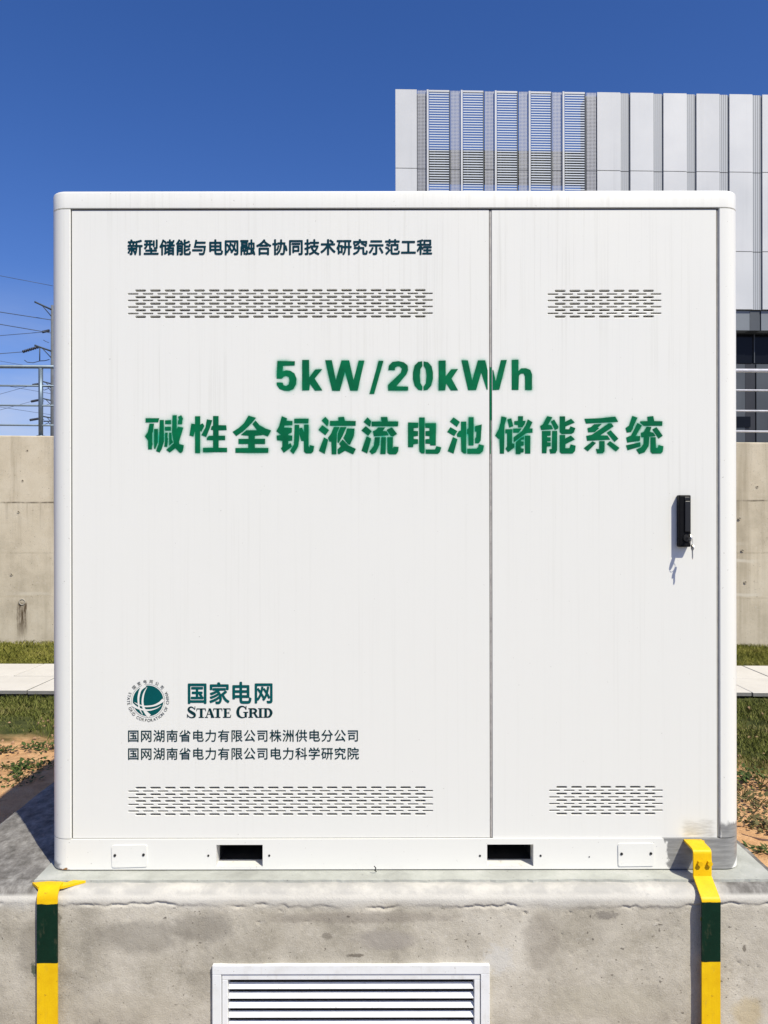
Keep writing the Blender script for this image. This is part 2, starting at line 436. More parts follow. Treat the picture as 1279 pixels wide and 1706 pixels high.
def zwy(x): return -0.02 * x
M_SLAB = concrete('pale_paving', [(0.25, (0.50, 0.47, 0.41)), (0.5, (0.60, 0.57, 0.50)), (0.8, (0.67, 0.64, 0.57))], 0.8, pits=False)
M_SLABE = concrete('dark_paving_edge', [(0.3, (0.13, 0.13, 0.125)), (0.7, (0.24, 0.235, 0.22))], 2.0, pits=False)  # darker, greyer concrete for the slab edges
WY0, WYM, WY1 = 7.0 - D, 7.66 - D, 8.32 - D
way = empty('walkway', (0, WYM, 0.060), kind='structure')
M_BED = simple('walkway_bed', (0.10, 0.085, 0.07), 0.95, 0, 0.3, 8)
slab_w = 0.944
def slab_mesh(w, d, t=0.036):
    m = MB(); m.box(-w / 2, w / 2, -d / 2, d / 2, -t, 0, 0.004)
    me = bpy.data.meshes.new('paving_slab'); me.from_pydata([tuple(v) for v in m.v], [], m.f); me.materials.append(M_SLAB); me.materials.append(M_SLABE)
    for p in me.polygons: p.material_index = 1 if abs(p.normal.z) < 0.3 else 0
    return me
sm_front = slab_mesh(slab_w - 0.012, WYM - WY0 - 0.010); sm_back = slab_mesh(slab_w - 0.012, WY1 - WYM - 0.010)
for row, (j0, yc, me_) in enumerate(((-3.28, (WY0 + WYM) / 2, sm_front), (-3.72, (WYM + WY1) / 2, sm_back))):
    for k in range(-4, 12):
        xc = j0 + slab_w * (k + 0.5)
        o = link('paving_slab', me_, way, None, loc=(xc, yc - WYM + zwy(xc), random.uniform(-0.003, 0.003)))
        o.rotation_euler = (random.uniform(-.002, .002), random.uniform(-.002, .002), -0.02)
mb = MB(); mb.add([(-7.1, WY0 + 0.07 + 0.142, -0.05), (8.2, WY0 + 0.07 - 0.16, -0.05), (8.2, WY1 - .03 - 0.16, -0.05), (-7.1, WY1 - .03 + 0.142, -0.05),
                   (-7.1, WY0 + 0.07 + 0.142, 0.004), (8.2, WY0 + 0.07 - 0.16, 0.004), (8.2, WY1 - .03 - 0.16, 0.004), (-7.1, WY1 - .03 + 0.142, 0.004)],
                  [(0, 1, 2, 3), (4, 5, 6, 7), (0, 1, 5, 4), (1, 2, 6, 5), (2, 3, 7, 6), (3, 0, 4, 7)])
mb.build('walkway_bed', M_BED, way)

# ------------------------------------------------------------------ retaining wall
WALL_Y, WALL_S = 7.68, -0.042
def wy(x): return WALL_Y + WALL_S * x
def wall_top(x): return 2.6875 - 0.0153 * x
wall = empty('retaining_wall', (0, WALL_Y, 0), 'long stained beige concrete retaining wall behind the white cabinet, railings on top', 'wall')
def wall_mat():
    def extra(t, c):
        o = t.sep()
        st = t.noise(1, 4, 0.6, t.map((5, 5, 0.25)))
        c = t.mix(t.rng(st, 0.46, 0.70, 0, 0.55), c, (0.26, 0.22, 0.15))
        for z, amt in ((1.87, 0.8), (1.20, 0.2), (0.62, 0.15)):
            n = t.noise(1, 4, 0.7, t.map((3, 3, 0.4), (z * 3, 0, 0)))
            zz = t.math('ADD', o[2], t.math('MULTIPLY', t.math('SUBTRACT', t.noise(4, 3, 0.6), 0.5), 0.02))
            m = t.math('MULTIPLY', t.rng(t.math('ABSOLUTE', t.math('SUBTRACT', zz, z)), 0.016, 0.004), t.rng(n, 0.40, 0.60, 0.10, amt))
            c = t.mix(m, c, (0.09, 0.075, 0.05))
            dr = t.noise(1, 3, 0.6, t.map((14, 14, 0.6), (z, 1, 2)))
            m2 = t.math('MULTIPLY', t.math('MULTIPLY', t.rng(o[2], z - 0.45, z, 0, 1), t.rng(o[2], z + 0.01, z, 0, 1)), t.rng(dr, 0.5, 0.75, 0, amt * 0.6))
            c = t.mix(m2, c, (0.20, 0.17, 0.12))
        # pale laitance runs
        for z, a in ((1.33, 0.5), (1.10, 0.6), (0.66, 0.55)):
            zz = t.math('ADD', o[2], t.math('MULTIPLY', t.math('SUBTRACT', t.noise(1, 3, 0.6, t.map((2, 2, 2))), 0.5), 0.10))
            m = t.math('MULTIPLY', t.rng(t.math('ABSOLUTE', t.math('SUBTRACT', zz, z)), 0.03, 0.008), t.rng(t.noise(1.1, 3, 0.5, t.map((1, 1, 1), (z, 3, 3))), 0.45, 0.6, 0, a))
            c = t.mix(m, c, (0.62, 0.58, 0.48))
        # rust run under the drain pipe
        dx = PX(37, wy(-4.8)); dz = PZ(1002, wy(-4.8))
        xx = t.math('ADD', o[0], t.math('MULTIPLY', t.math('SUBTRACT', t.noise(1, 4, 0.7, t.map((22, 22, 5))), 0.5), 0.16))
        m = t.math('MULTIPLY', t.rng(t.math('ABSOLUTE', t.math('SUBTRACT', xx, dx)), 0.085, 0.02), t.math('MULTIPLY', t.rng(o[2], dz - 0.62, dz - 0.15), t.rng(o[2], dz + 0.02, dz - 0.03)))
        m = t.math('MULTIPLY', m, t.rng(t.noise(1, 4, 0.7, t.map((45, 45, 5))), 0.34, 0.55, 0.3, 1.0))
        c = t.mix(m, c, (0.075, 0.048, 0.024))
        return c
    return concrete('beige_concrete_wall', [(0.32, (0.38, 0.33, 0.24)), (0.5, (0.54, 0.475, 0.355)), (0.68, (0.63, 0.57, 0.45))], 0.6, True, extra)
M_WALL = wall_mat()
xs = np.concatenate([[-60, -30, -15], np.arange(-8, 8.01, 0.08), [15, 30, 60]])
prof = []                                             # cast wall in lifts, each a few millimetres proud or shy
zb = [-0.2, 0.62, 0.6205, 1.20, 1.2005, 1.87, 1.8705, 2.0]
off = [0.008, 0.008, 0.005, 0.005, 0.003, 0.003, 0.0034, 0.0034]
mb = MB(); rows = []
tp = [(float(x)) for x in xs]
for x in tp:
    rows.append([Vector((x, wy(x) - o_ + 0.004 * math.sin(x * 3.1), z)) for z, o_ in zip(zb[:-1], off[:-1])] +
                [Vector((x, wy(x) - 0.005, wall_top(x) - 0.012)), Vector((x, wy(x) + 0.004, wall_top(x))), Vector((x, wy(x) + 0.34, wall_top(x))), Vector((x, wy(x) + 0.34, -0.2))])
m_ = len(rows[0]); vs = [v for r_ in rows for v in r_]
mb.add(vs, [(i * m_ + j, (i + 1) * m_ + j, (i + 1) * m_ + j + 1, i * m_ + j + 1) for i in range(len(rows) - 1) for j in range(m_ - 1)])
mb.build('wall_face', M_WALL, wall)
M_HOLE = simple('tie_hole_mortar', (0.16, 0.135, 0.10), 0.9, 0, 0.4, 30)
M_LIP = simple('pale_mortar', (0.44, 0.39, 0.29), 0.9, 0, 0.2, 30)
for px, py in ((46, 750), (38, 800), (31, 852), (84, 852), (79, 905), (19, 956), (73, 958), (66, 1013), (1232.6, 864.6), (1237.5, 918), (1242, 971), (1262, 812)):
    y = wy(-4.8 if px < 600 else 4.7); p = P(px, py, y - 0.008)
    m = MB(); n = 10
    ring = lambda r, dy: [Vector((p.x + r * math.cos(2 * math.pi * k / n), p.y + dy, p.z + r * math.sin(2 * math.pi * k / n))) for k in range(n)]
    a, b, c = ring(0.020, 0.003), ring(0.015, -0.003), ring(0.010, 0.0)
    m.add(a + b + c, [(k, (k + 1) % n, n + (k + 1) % n, n + k) for k in range(n)] + [(n + k, n + (k + 1) % n, 2 * n + (k + 1) % n, 2 * n + k) for k in range(n)])
    m.build('tie_hole_rim', M_LIP, wall)
    m = MB(); m.add(c, [tuple(range(n))]); m.build('tie_hole', M_HOLE, wall)
p = P(37, 1002, wy(-4.8) - 0.01)
m = MB(); n = 18; rr = 0.043
A = [[Vector((p.x + r * math.cos(2 * math.pi * k / n), p.y + dy, p.z + r * math.sin(2 * math.pi * k / n))) for k in range(n)] for r, dy in ((rr, 0.02), (rr, -0.006), (rr - .011, -0.006), (rr - .011, 0.02))]
m.add([v for q in A for v in q], [(i * n + k, i * n + (k + 1) % n, (i + 1) * n + (k + 1) % n, (i + 1) * n + k) for i in range(3) for k in range(n)], True)
dp = m.build('drain_pipe', simple('pvc_pipe', (0.36, 0.33, 0.27), 0.5, 0, 0.2, 30), wall)
m = MB(); m.add([Vector((p.x + (rr - .008) * math.cos(2 * math.pi * k / n), p.y + 0.004, p.z + (rr - .008) * math.sin(2 * math.pi * k / n))) for k in range(n)], [tuple(range(n))])
m.build('pipe_mouth', M_DARK, dp)

# railings along the wall top
def galv(name, col, rough, metal):
    t = NT(name); n = t.noise(14, 4, 0.6)
    t.set(t.ramp(n, [(0.3, tuple(x * 0.75 for x in col)), (0.7, col)]), rough, metal); return t.m
M_RAILL = galv('railing_dim_tone', (0.16, 0.21, 0.26), 0.42, 0.5)  # same railing as the right; its dim look against the sky is coloured in
M_RAILR = galv('railing_lit_tone', (0.78, 0.78, 0.80), 0.35, 0.0)  # brightly lit look of the right stretch put into the colour
def railing(x0, x1, posts, mat, label):
    r = empty('railing', ((x0 + x1) / 2, wy((x0 + x1) / 2) + 0.08, wall_top((x0 + x1) / 2)), label, 'railing', 'metal railings along the top of the concrete wall')
    y = lambda x: wy(x) + 0.08
    MB().tube([(x0, y(x0), wall_top(x0) + 0.935), (x1, y(x1), wall_top(x1) + 0.935)], 0.024, 12).build('top_rail', mat, r)
    for h in (0.68, 0.415, 0.15):
        MB().tube([(x0, y(x0), wall_top(x0) + h), (x1, y(x1), wall_top(x1) + h)], 0.0125, 8).build('rail', mat, r)
    for x in posts:
        q = MB().tube([(x, y(x), wall_top(x) - 0.01), (x, y(x), wall_top(x) + 0.915)], 0.030, 12).build('post', mat, r)
        MB().tube([(x, y(x), wall_top(x) - 0.002), (x, y(x), wall_top(x) + 0.012)], 0.055, 12).build('post_collar', mat, q)
    return r
px_post = PX(68.5, wy(-4.6) + 0.08)
railing(-16, -0.6, [px_post - 1.9 * k for k in range(0, 6)] + [px_post + 1.9], M_RAILL, 'round tube railing coloured dim on the wall top left of the cabinet, seen against sky')
railing(-0.4, 16, [0.1 + 2.15 * k for k in (0, 1)] + [5.6 + 2.15 * k for k in range(5)], M_RAILR, 'tube railing coloured brightly lit on the wall top right of the cabinet, before the hall')

# ------------------------------------------------------------------ hall in the distance
BD = 32.0; BK = BD / F; BYAW = 0.029
B0 = Vector(((660 - CX) * BK, BD - D, 2.40))
hall = empty('industrial_hall', tuple(B0), 'tall white panelled industrial hall with blue slatted screen bays beyond the retaining wall', 'building')
def bz(py): return H - (py - CY) * BK
def bmap(u, v, w):                                     # along the facade, out of it (towards us positive), height
    return Vector((B0.x + u * math.cos(BYAW) + v * math.sin(BYAW), B0.y + u * math.sin(BYAW) - v * math.cos(BYAW), w))
class BB(MB):
    def bx(s, u0, u1, v0, v1, w0, w1):
        vs = [bmap(u, v, w) for u in (u0, u1) for v in (v0, v1) for w in (w0, w1)]
        return s.add(vs, [(0, 1, 3, 2), (4, 6, 7, 5), (0, 4, 5, 1), (2, 3, 7, 6), (0, 2, 6, 4), (1, 5, 7, 3)])
def clad(name, a, b, rough=0.45):
    t = NT(name); n = t.noise(0.35, 4, 0.5); s_ = t.noise(1, 4, 0.6, t.map((5, 5, 0.12)))
    c = t.ramp(n, [(0.35, a), (0.65, b)])
    oi = t.n.new('ShaderNodeObjectInfo'); c = t.mix(t.rng(oi.outputs['Random'], 0, 1, 0, 0.16, False), c, tuple(x * 0.6 for x in a)); c = t.mix(t.rng(s_, 0.5, 0.8, 0, 0.25), c, tuple(x * 0.7 for x in a))
    t.set(c, rough); t.bump(t.noise(0.8, 2, 0.5), 0.12, 0.05); return t.m
M_CLAD = clad('pale_aluminium_cladding', (0.53, 0.545, 0.56), (0.61, 0.62, 0.625))
M_CLADG = clad('grey_cladding', (0.16, 0.18, 0.20), (0.22, 0.24, 0.26))
M_CLADD = clad('dark_cladding', (0.055, 0.062, 0.07), (0.085, 0.095, 0.105))
M_CLADL = clad('charcoal_cladding', (0.045, 0.052, 0.06), (0.075, 0.085, 0.095))
M_CLADK = clad('black_cladding', (0.015, 0.016, 0.02), (0.03, 0.032, 0.036))
M_SLAT = clad('pale_slat_paint', (0.52, 0.57, 0.63), (0.60, 0.64, 0.69))
M_BODY = clad('hall_core', (0.10, 0.11, 0.12), (0.14, 0.15, 0.16))
M_GLASS = simple('dark_glass', (0.006, 0.007, 0.010), 0.12)
M_GLASS.node_tree.nodes['Principled BSDF'].inputs['Specular IOR Level'].default_value = 0.15
M_GLASS2 = simple('blue_glass', (0.03, 0.09, 0.26), 0.12)
def perf(name, col, period, hole):
    t = NT(name); o = t.sep()
    ang = t.math('ADD', t.math('MULTIPLY', o[0], 1.0), t.math('MULTIPLY', o[1], 0.03))
    fx = t.math('ABSOLUTE', t.math('SUBTRACT', t.math('FRACT', t.math('DIVIDE', ang, period)), 0.5))
    fz = t.math('ABSOLUTE', t.math('SUBTRACT', t.math('FRACT', t.math('DIVIDE', o[2], period)), 0.5))
    m = t.math('MULTIPLY', t.math('LESS_THAN', fx, hole), t.math('LESS_THAN', fz, hole))
    tr = t.n.new('ShaderNodeBsdfTransparent'); mx = t.n.new('ShaderNodeMixShader'); t.set(col, 0.5, 0.2)
    t.l.new(m, mx.inputs[0]); t.l.new(t.b.outputs[0], mx.inputs[1]); t.l.new(tr.outputs[0], mx.inputs[2]); t.l.new(mx.outputs[0], t.out.inputs[0])
    return t.m
M_PERF = perf('perforated_sheet', (0.40, 0.41, 0.44), 0.058, 0.33)
def ribbed():
    t = NT('ribbed_grey_sheet'); o = t.sep()
    fx = t.math('FRACT', t.math('DIVIDE', o[0], 0.085))
    m = t.math('LESS_THAN', fx, 0.34)
    t.set(t.mix(m, (0.42, 0.44, 0.46), (0.16, 0.17, 0.19)), 0.5); return t.m
M_RIB = ribbed()
zt, zj1, zj2, zb_ = bz(148), bz(280), bz(414), bz(512)
U = lambda px: (px - 660) * BK
gap = 0.03
def column(name, p0, p1, mat, v=0.0, t=0.10, top=zt, rows=None):
    rows = rows or [(zt, zj1), (zj1, zj2), (zj2, zb_)]
    for (a, b) in rows:
        BB().bx(U(p0) + 0.004, U(p1) - 0.004, v - t, v, b + gap / 2, a - gap / 2).build(name, mat, hall)
column('cladding_panel', 660, 696, M_CLAD)
bays = [(716, 750), (773, 807), (830, 864), (887, 921), (944, 978)]
perfs = [(697, 712.5), (752.5, 769), (810, 826), (867, 883), (924, 940), (981.5, 998.5)]
for a, b in perfs: column('perforated_strip', a, b, M_PERF, -0.05, 0.012)
# slats: one mesh shared by every slat
sl = bpy.data.meshes.new('slat'); w_ = 34 * BK - 0.03
q = [(-.008, -0.022), (-.008, 0.022), (.008, 0.022), (.008, -0.022)]
vs = [(sx * w_ / 2, a, b) for sx in (-1, 1) for a, b in q]
sl.from_pydata(vs, [], [(0, 1, 2, 3), (7, 6, 5, 4), (0, 4, 5, 1), (1, 5, 6, 2), (2, 6, 7, 3), (3, 7, 4, 0)]); sl.materials.append(M_SLAT)
pitch = 4.15 * BK
cosb, sinb = math.cos(BYAW), math.sin(BYAW)
for a, b in bays:
    BB().bx(U(a - 3.6), U(a - 0.6), -0.06, 0.03, zb_, zt - 0.02).build('mullion', M_CLAD, hall)
    BB().bx(U(b + 0.2), U(b + 1.5), -0.12, -0.02, zb_, zt - 0.02).build('dark_trim', M_CLADD, hall)
    BB().bx(U(a), U(b), -0.05, 0.01, zt - 0.10, zt - 0.03).build('head_rail', M_CLAD, hall)
    for k in range(46):
        c = bmap(U((a + b) / 2), 0.0, zt - 0.17 - pitch * k)
        o = link('slat', sl, hall, None, loc=tuple(c - B0)); o.rotation_euler.z = BYAW
    st = BB()
    k = 46
    while zt - 0.17 - pitch * k > zb_ + 0.05:
        c = zt - 0.17 - pitch * k
        st.bx(U(a) + 0.015, U(b) - 0.015, -0.03, 0.03, c - 0.028, c + 0.022); k += 1
    st.build('lower_slats', M_SLAT, hall, kind='stuff')
rp = 998.5
cols = []
x = 999.0
while x < 1700:
    cols.append((x, x + 40)); x += 56.3
for (a, b) in cols:
    column('cladding_panel', a, b - 0.5, M_CLAD)
    column('ribbed_strip', b, b + 14.2, M_RIB, -0.06, 0.03)
    BB().bx(U(b + 14.4), U(b + 15.6), -0.12, -0.06, zb_, zt - 0.05).build('dark_trim', M_CLADG, hall)
# core of the hall, its lower storey
u1 = U(1700)
M_DUCT = clad('olive_duct', (0.06, 0.065, 0.035), (0.10, 0.10, 0.06))
BB().bx(U(706), U(999), -1.6, -0.8, bz(278), bz(233)).build('roof_duct', M_DUCT, hall)
BB().bx(0.12, u1, -22, -1.0, bz(500), bz(345)).build('core', M_BODY, hall)
BB().bx(U(981), u1, -0.9, -0.16, zb_, zt - 0.1).build('core', M_BODY, hall)
BB().bx(0.12, U(713), -0.9, -0.16, zb_, zt - 0.1).build('core', M_BODY, hall)
x = 660
while x < 1690:
    BB().bx(U(x) + 0.02, U(x + 38) - 0.02, -0.5, -0.1, bz(546), bz(513)).build('soffit_panel', M_CLADG, hall)
    BB().bx(U(x + 38), U(x + 56) - 0.02, -0.5, -0.12, bz(546), bz(513)).build('soffit_panel', M_CLADD, hall)
    w0 = BB().bx(U(x) + 0.03, U(x + 56) - 0.03, -0.75, -0.70, bz(597), bz(547)).build('window_pane', M_GLASS, hall)
    BB().bx(U(x - 0.6), U(x + 0.6), -0.70, -0.62, bz(597), bz(547)).build('mullion', M_CLADD, w0)
    BB().bx(U(x) + 0.02, U(x + 38) - 0.02, -0.62, -0.5, 2.42, bz(600)).build('lower_panel', M_CLADL, hall)
    BB().bx(U(x + 38), U(x + 56) - 0.02, -0.64, -0.52, 2.42, bz(600)).build('lower_panel', M_CLADK, hall)
    BB().bx(U(x + 22), U(x + 46), -0.49, -0.46, bz(708), bz(690)).build('vent_window', M_GLASS, hall)
    x += 56.3
BB().bx(0.1, u1, -22, -0.78, 2.40, bz(513)).build('core', M_BODY, hall)

# ------------------------------------------------------------------ power poles and lines, far left
M_POLE = simple('grey_concrete_pole', (0.11, 0.12, 0.13), 0.8, 0, 0.2, 4)
M_ARM = simple('dark_steel_arm', (0.05, 0.065, 0.08), 0.6, 0.4)
M_INS = simple('dark_insulator', (0.03, 0.035, 0.05), 0.3)
M_WIRE = simple('dark_cable', (0.05, 0.075, 0.13), 0.6)
PD = 50.0
def FP(px, py, d=PD): return P(px, py, d - D)
def insulator(a, b, r, parent):
    a, b = Vector(a), Vector(b); m = MB(); n = 7
    m.tube([a, b], r * 0.45, 6)
    for k in range(n):
        c = a.lerp(b, (k + 0.5) / n); d = (b - a).normalized() * (b - a).length / n * 0.28
        m.tube([c - d, c + d], r, 8)
    return m.build('insulator', M_INS, parent)
def power_pole(px, top_py, d, arms, label, r=0.13):
    b = FP(px, 900, d); z0 = 2.38; zt_ = FP(px, top_py, d).z
    t = empty('power_pole', (b.x, b.y, z0), label, 'power pole', 'power poles beyond the retaining wall')
    MB().tube([(b.x, b.y, z0), (b.x, b.y, zt_)], r * 1.35, 12, r1=r * 0.8).build('pole', M_POLE, t)
    for (tx, ty, ax, ay) in arms:
        base = FP(ax, ay, d); tip = FP(tx, ty, d); dv = tip - base
        base = Vector((b.x, b.y, base.z)); L = abs(dv.x) + 0.15
        tipp = base + Vector((-L, -L * 1.2, dv.z * 0.72)); other = base + Vector((L, L * 1.2, dv.z * 0.72))
        MB().tube([tipp, base], 0.055, 6).tube([base, other], 0.055, 6).build('cross_arm', M_ARM, t)
        MB().tube([base - Vector((0, 0, .5)), base.lerp(tipp, 0.6)], 0.03, 5).build('brace', M_ARM, t)
    return t
pA = power_pole(88.5, 508, PD, [(69, 505.7, 84.6, 515.8), (69, 577.5, 84.6, 585)], 'tall power pole just left of the cabinet top with two long cross arms')
insulator(FP(65, 577), FP(38, 585.3), 0.10, pA); insulator(FP(71, 552.4), FP(83.5, 549.6), 0.09, pA)
MB().tube([FP(67, 578), FP(66.8, 600)], 0.035, 6).build('jumper_post', M_ARM, pA)
MB().tube([FP(41.5, 599), FP(46, 602.5), FP(56, 603.5), FP(67, 600.5), FP(76, 600), FP(83, 598)], 0.028, 5).build('jumper_wire', M_WIRE, pA)
MB().tube([FP(73, 565.5), FP(77, 568), FP(82, 570)], 0.02, 5).build('jumper_wire', M_WIRE, pA)
pB = power_pole(88.8, 610, 62.0, [(75.7, 635.6, 85.7, 639.4), (74.6, 664, 84.6, 667), (76.8, 694, 84.6, 696), (78, 645, 85, 644), (78, 703, 85, 701)], 'lower power pole behind the left railing with stacked short cross arms', 0.14)
for a, b in (((65.5, 639), (54.6, 640.5)), ((64.6, 665.6), (52.3, 668)), ((64.6, 696.6), (50, 699))):
    insulator(FP(*a, 62), FP(*b, 62), 0.10, pB)
    MB().tube([FP(*a, 62), FP(a[0] + 9, a[1] + 1.5, 62)], 0.03, 5).build('link_rod', M_ARM, pB)
    MB().tube([FP(a[0] + 3, a[1] + 8, 62), FP(a[0] + 9, a[1] + 10, 62), FP(a[0] + 17, a[1] + 7, 62)], 0.025, 5).build('jumper_wire', M_WIRE, pB)
def wire(p0, p1, d, label, r=0.028, ext=8.0):
    a, b = Vector(FP(*p0, d)), Vector(FP(*p1, d)); dirv = (a - b)
    far = a + dirv * ext; far.y -= 6; n = 18; pts = []
    for k in range(n + 1):
        s_ = k / n; q = b.lerp(far, s_); pts.append(q)
    m = MB().tube(pts, r * 0.8, 5); o = m.build('power_line', M_WIRE, None)
    return tag(o, label, 'power line', 'power lines crossing the sky left of the cabinet')
wire((0, 462), (89, 475.3), 50, 'highest single power line, alone in the blue sky left of the cabinet', 0.022)
wire((0, 522), (86, 532), 50, 'second highest power line, sloping down to the tall pole', 0.034)
wire((0, 542), (89, 554.3), 50, 'third power line from the top, sloping down to the tall pole', 0.034)
wire((0, 563), (71, 552.4), 50, 'power line rising to the upper dark insulator on the tall pole', 0.026)
wire((0, 592.6), (38, 585.3), 50, 'power line rising to the long insulator at the second cross arm', 0.030)
wire((0, 602), (60, 611), 62, 'faint power line just above the top rail of the left railing', 0.02)
wire((0, 660), (54.6, 640.5), 62, 'power line rising to the upper short insulator seen through the railing', 0.02)
wire((0, 686), (52.3, 668), 62, 'power line rising to the middle short insulator seen through the railing', 0.02)
wire((0, 641), (85, 655), 62, 'faint power line sloping down behind the railing, below its second rail', 0.02)
wire((0, 678), (85, 690), 62, 'faint power line sloping down behind the railing, below its third rail', 0.02)

# ------------------------------------------------------------------ pedestal
PT = 0.521; PYF = -0.115; PXL, PXR, PYB = -1.385, 1.205, 1.75
ped = empty('concrete_pedestal', (0, 0.8, 0), 'rough grey cast concrete pedestal under the white cabinet, louvred vent in its front', 'pedestal')
def ped_extra(t, c):
    o = t.sep()
    # paler smeared cement near the rim, irregular lower edge
    n = t.noise(7, 5, 0.6)
    z = t.math('ADD', o[2], t.math('MULTIPLY', t.math('SUBTRACT', n, 0.5), 0.035))
    c = t.mix(t.rng(z, 0.455, 0.50, 0, 0.75), c, (0.58, 0.565, 0.52))
    y = t.rng(o[1], -0.885, -0.70, 0, 1)
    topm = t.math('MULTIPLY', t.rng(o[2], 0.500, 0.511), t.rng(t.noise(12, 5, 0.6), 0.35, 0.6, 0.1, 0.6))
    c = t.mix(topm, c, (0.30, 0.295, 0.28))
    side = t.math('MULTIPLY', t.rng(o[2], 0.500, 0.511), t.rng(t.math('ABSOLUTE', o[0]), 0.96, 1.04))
    c = t.mix(side, c, t.ramp(t.noise(1, 6, 0.7, t.map((30, 17, 1))), [(0.3, (0.085, 0.08, 0.07)), (0.5, (0.19, 0.18, 0.165)), (0.7, (0.33, 0.32, 0.295))]))  # grey mortar beside the cabinet, coloured darker to deepen the shadow there
    # damp blotch and trowelled patch
    def spot(px, py, rx, rz):
        a = t.math('DIVIDE', t.math('SUBTRACT', o[0], PX(px, PYF)), rx); b = t.math('DIVIDE', t.math('SUBTRACT', o[2], PZ(py, PYF)), rz)
        d = t.math('SQRT', t.math('ADD', t.math('MULTIPLY', a, a), t.math('MULTIPLY', b, b)))
        d = t.math('ADD', d, t.math('MULTIPLY', t.math('SUBTRACT', t.noise(16 if rx > 0.045 else 75, 5, 0.7), 0.5), 1.1 if rx > 0.045 else 2.2))
        return t.rng(d, 1.1, 0.55)
    front = t.rng(o[1], -0.84, -0.87)
    for px, py, rx, rz, col, am in ((56, 1613, .010, .022, (0.008, 0.045, 0.022), 1.0), (235, 1560, .16, .055, (0.19, 0.17, 0.14), .5), (60, 1580, .07, .10, (0.18, 0.16, 0.13), .5), (330, 1545, .12, .05, (0.20, 0.18, 0.15), .5),
                                    (579, 1527, .007, .004, (0.05, 0.045, 0.035), 1.0), (592, 1592, .030, .006, (0.13, 0.11, 0.085), .8), (1240, 1582, .006, .014, (0.15, 0.13, 0.10), .8), (545, 1560, .02, .012, (0.17, 0.15, 0.12), .6), (95, 1530, .012, .02, (0.17, 0.15, 0.12), .7), (640, 1565, .11, .035, (0.33, 0.30, 0.26), .75), (830, 1600, .045, .05, (0.56, 0.54, 0.49), .8),
                                    (1010, 1525, .035, .014, (0.22, 0.20, 0.17), .8), (900, 1570, .06, .10, (0.24, 0.21, 0.17), .45),
                                    (600, 1530, .3, .02, (0.24, 0.21, 0.175), .5), (210, 1680, .22, .05, (0.42, 0.38, 0.30), .5), (1010, 1670, .2, .06, (0.42, 0.385, 0.30), .5), (1245, 1690, .05, .06, (0.46, 0.36, 0.18), .5)):
        c = t.mix(t.math('MULTIPLY', t.math('MULTIPLY', spot(px, py, rx, rz), front), am), c, col)
    return c
M_PED = concrete('grey_cast_concrete', [(0.37, (0.24, 0.215, 0.17)), (0.46, (0.39, 0.355, 0.285)), (0.54, (0.50, 0.46, 0.38)), (0.64, (0.61, 0.57, 0.485))], 1.0, True, ped_extra, 0.6)
# the front is a relief: cement cap with a ragged lower lip, pitted face
xs = np.arange(PXL, PXR + 1e-6, 0.005)
tvals = np.concatenate([np.linspace(0, 0.08, 9), np.linspace(0.09, 0.16, 22), np.linspace(0.165, 0.62, 80)])   # arc length down the profile
def pfn(X, T):
    r = 0.034
    # path: top flat 0.05 -> quarter round -> face
    L1, L2 = 0.045, 0.045 + r * math.pi / 2
    a = np.clip((T - L1) / r, 0, math.pi / 2)
    y = np.where(T < L1, PYF + r + (L1 - T), PYF + r - r * np.sin(a))
    z = np.where(T < L1, PT, PT - r * (1 - np.cos(a)))
    z = np.where(T > L2, PT - r - (T - L2), z)
    lip = 0.467 + (fbm(X * 7 + 40, X * 0 + 3.3, 5, 5) - 0.47) * 0.030 + (fbm(X * 50 + 4, X * 0 + 1.3, 6, 4) - 0.46) * 0.020   # where the cap ends
    lip = lip + 0.012
    under = np.clip((lip - z) / 0.009, 0, 1)
    crackdepth = 0.0006 + 0.0026 * np.clip((fbm(X * 5 + 9, X * 0, 11, 3) - 0.40) * 5, 0, 1)
    rec = under * crackdepth + 0.005 * np.exp(-((z - lip + 0.004) / 0.0035) ** 2) * np.clip((fbm(X * 14 + 9, X * 0 + 2, 12, 3) - 0.36) * 5, 0, 1)
    rough = (fbm(X * 70 + 30, z * 70 + 30, 21, 3) - 0.44) * 0.0018 + (fbm(X * 5 + 30, z * 5 + 30, 31, 3) - 0.44) * 0.005
    pit = np.clip(fbm(X * 75 + 80, z * 75 + 80, 41, 3) * (0.75 + 0.5 * fbm(X * 4, z * 4 + 9, 43, 2)) - 0.66, 0, 1) * 0.05
    fade = np.clip((T - L1 + 0.03) / 0.05, 0, 1)
    ny = np.sin(a); nz = np.cos(a)
    dsp = rough * (0.35 + 0.65 * under) - rec - pit * (0.3 + 0.7 * under)
    dsp = dsp * fade + (1 - fade) * (fbm(X * 25, T * 25 + 7, 55, 3) - 0.44) * 0.003
    return X, y - ny * dsp, z + nz * dsp * 0.6
me = grid_mesh(xs, tvals, pfn)
bm = bmesh.new(); bm.from_mesh(me)
bmesh.ops.delete(bm, geom=[f for f in bm.faces if PX(362, PYF) < f.calc_center_median().x < PX(805, PYF) and 0.05 < f.calc_center_median().z < PZ(1618, PYF)], context='FACES')
bm.to_mesh(me); bm.free()
me.transform(Matrix.Translation(-ORI[ped]))
link('front_face', me, ped, M_PED)
def tfn(X, Y):
    z = PT + (fbm(X * 14 + 30, Y * 14 + 30, 61, 4) - 0.47) * 0.012 * np.clip((Y + 0.05) / 0.04, 0, 1) * np.where((X > -1.0) & (X < 1.0), 0.2, 1.0)
    z = np.where(np.abs(X - (PXL + PXR) / 2) > (PXR - PXL) / 2 - 0.004, z - 0.006, z)
    return X, Y, z
me = grid_mesh(np.arange(PXL, PXR + 1e-6, 0.02), np.arange(PYF + 0.0785, PYB, 0.02), tfn)
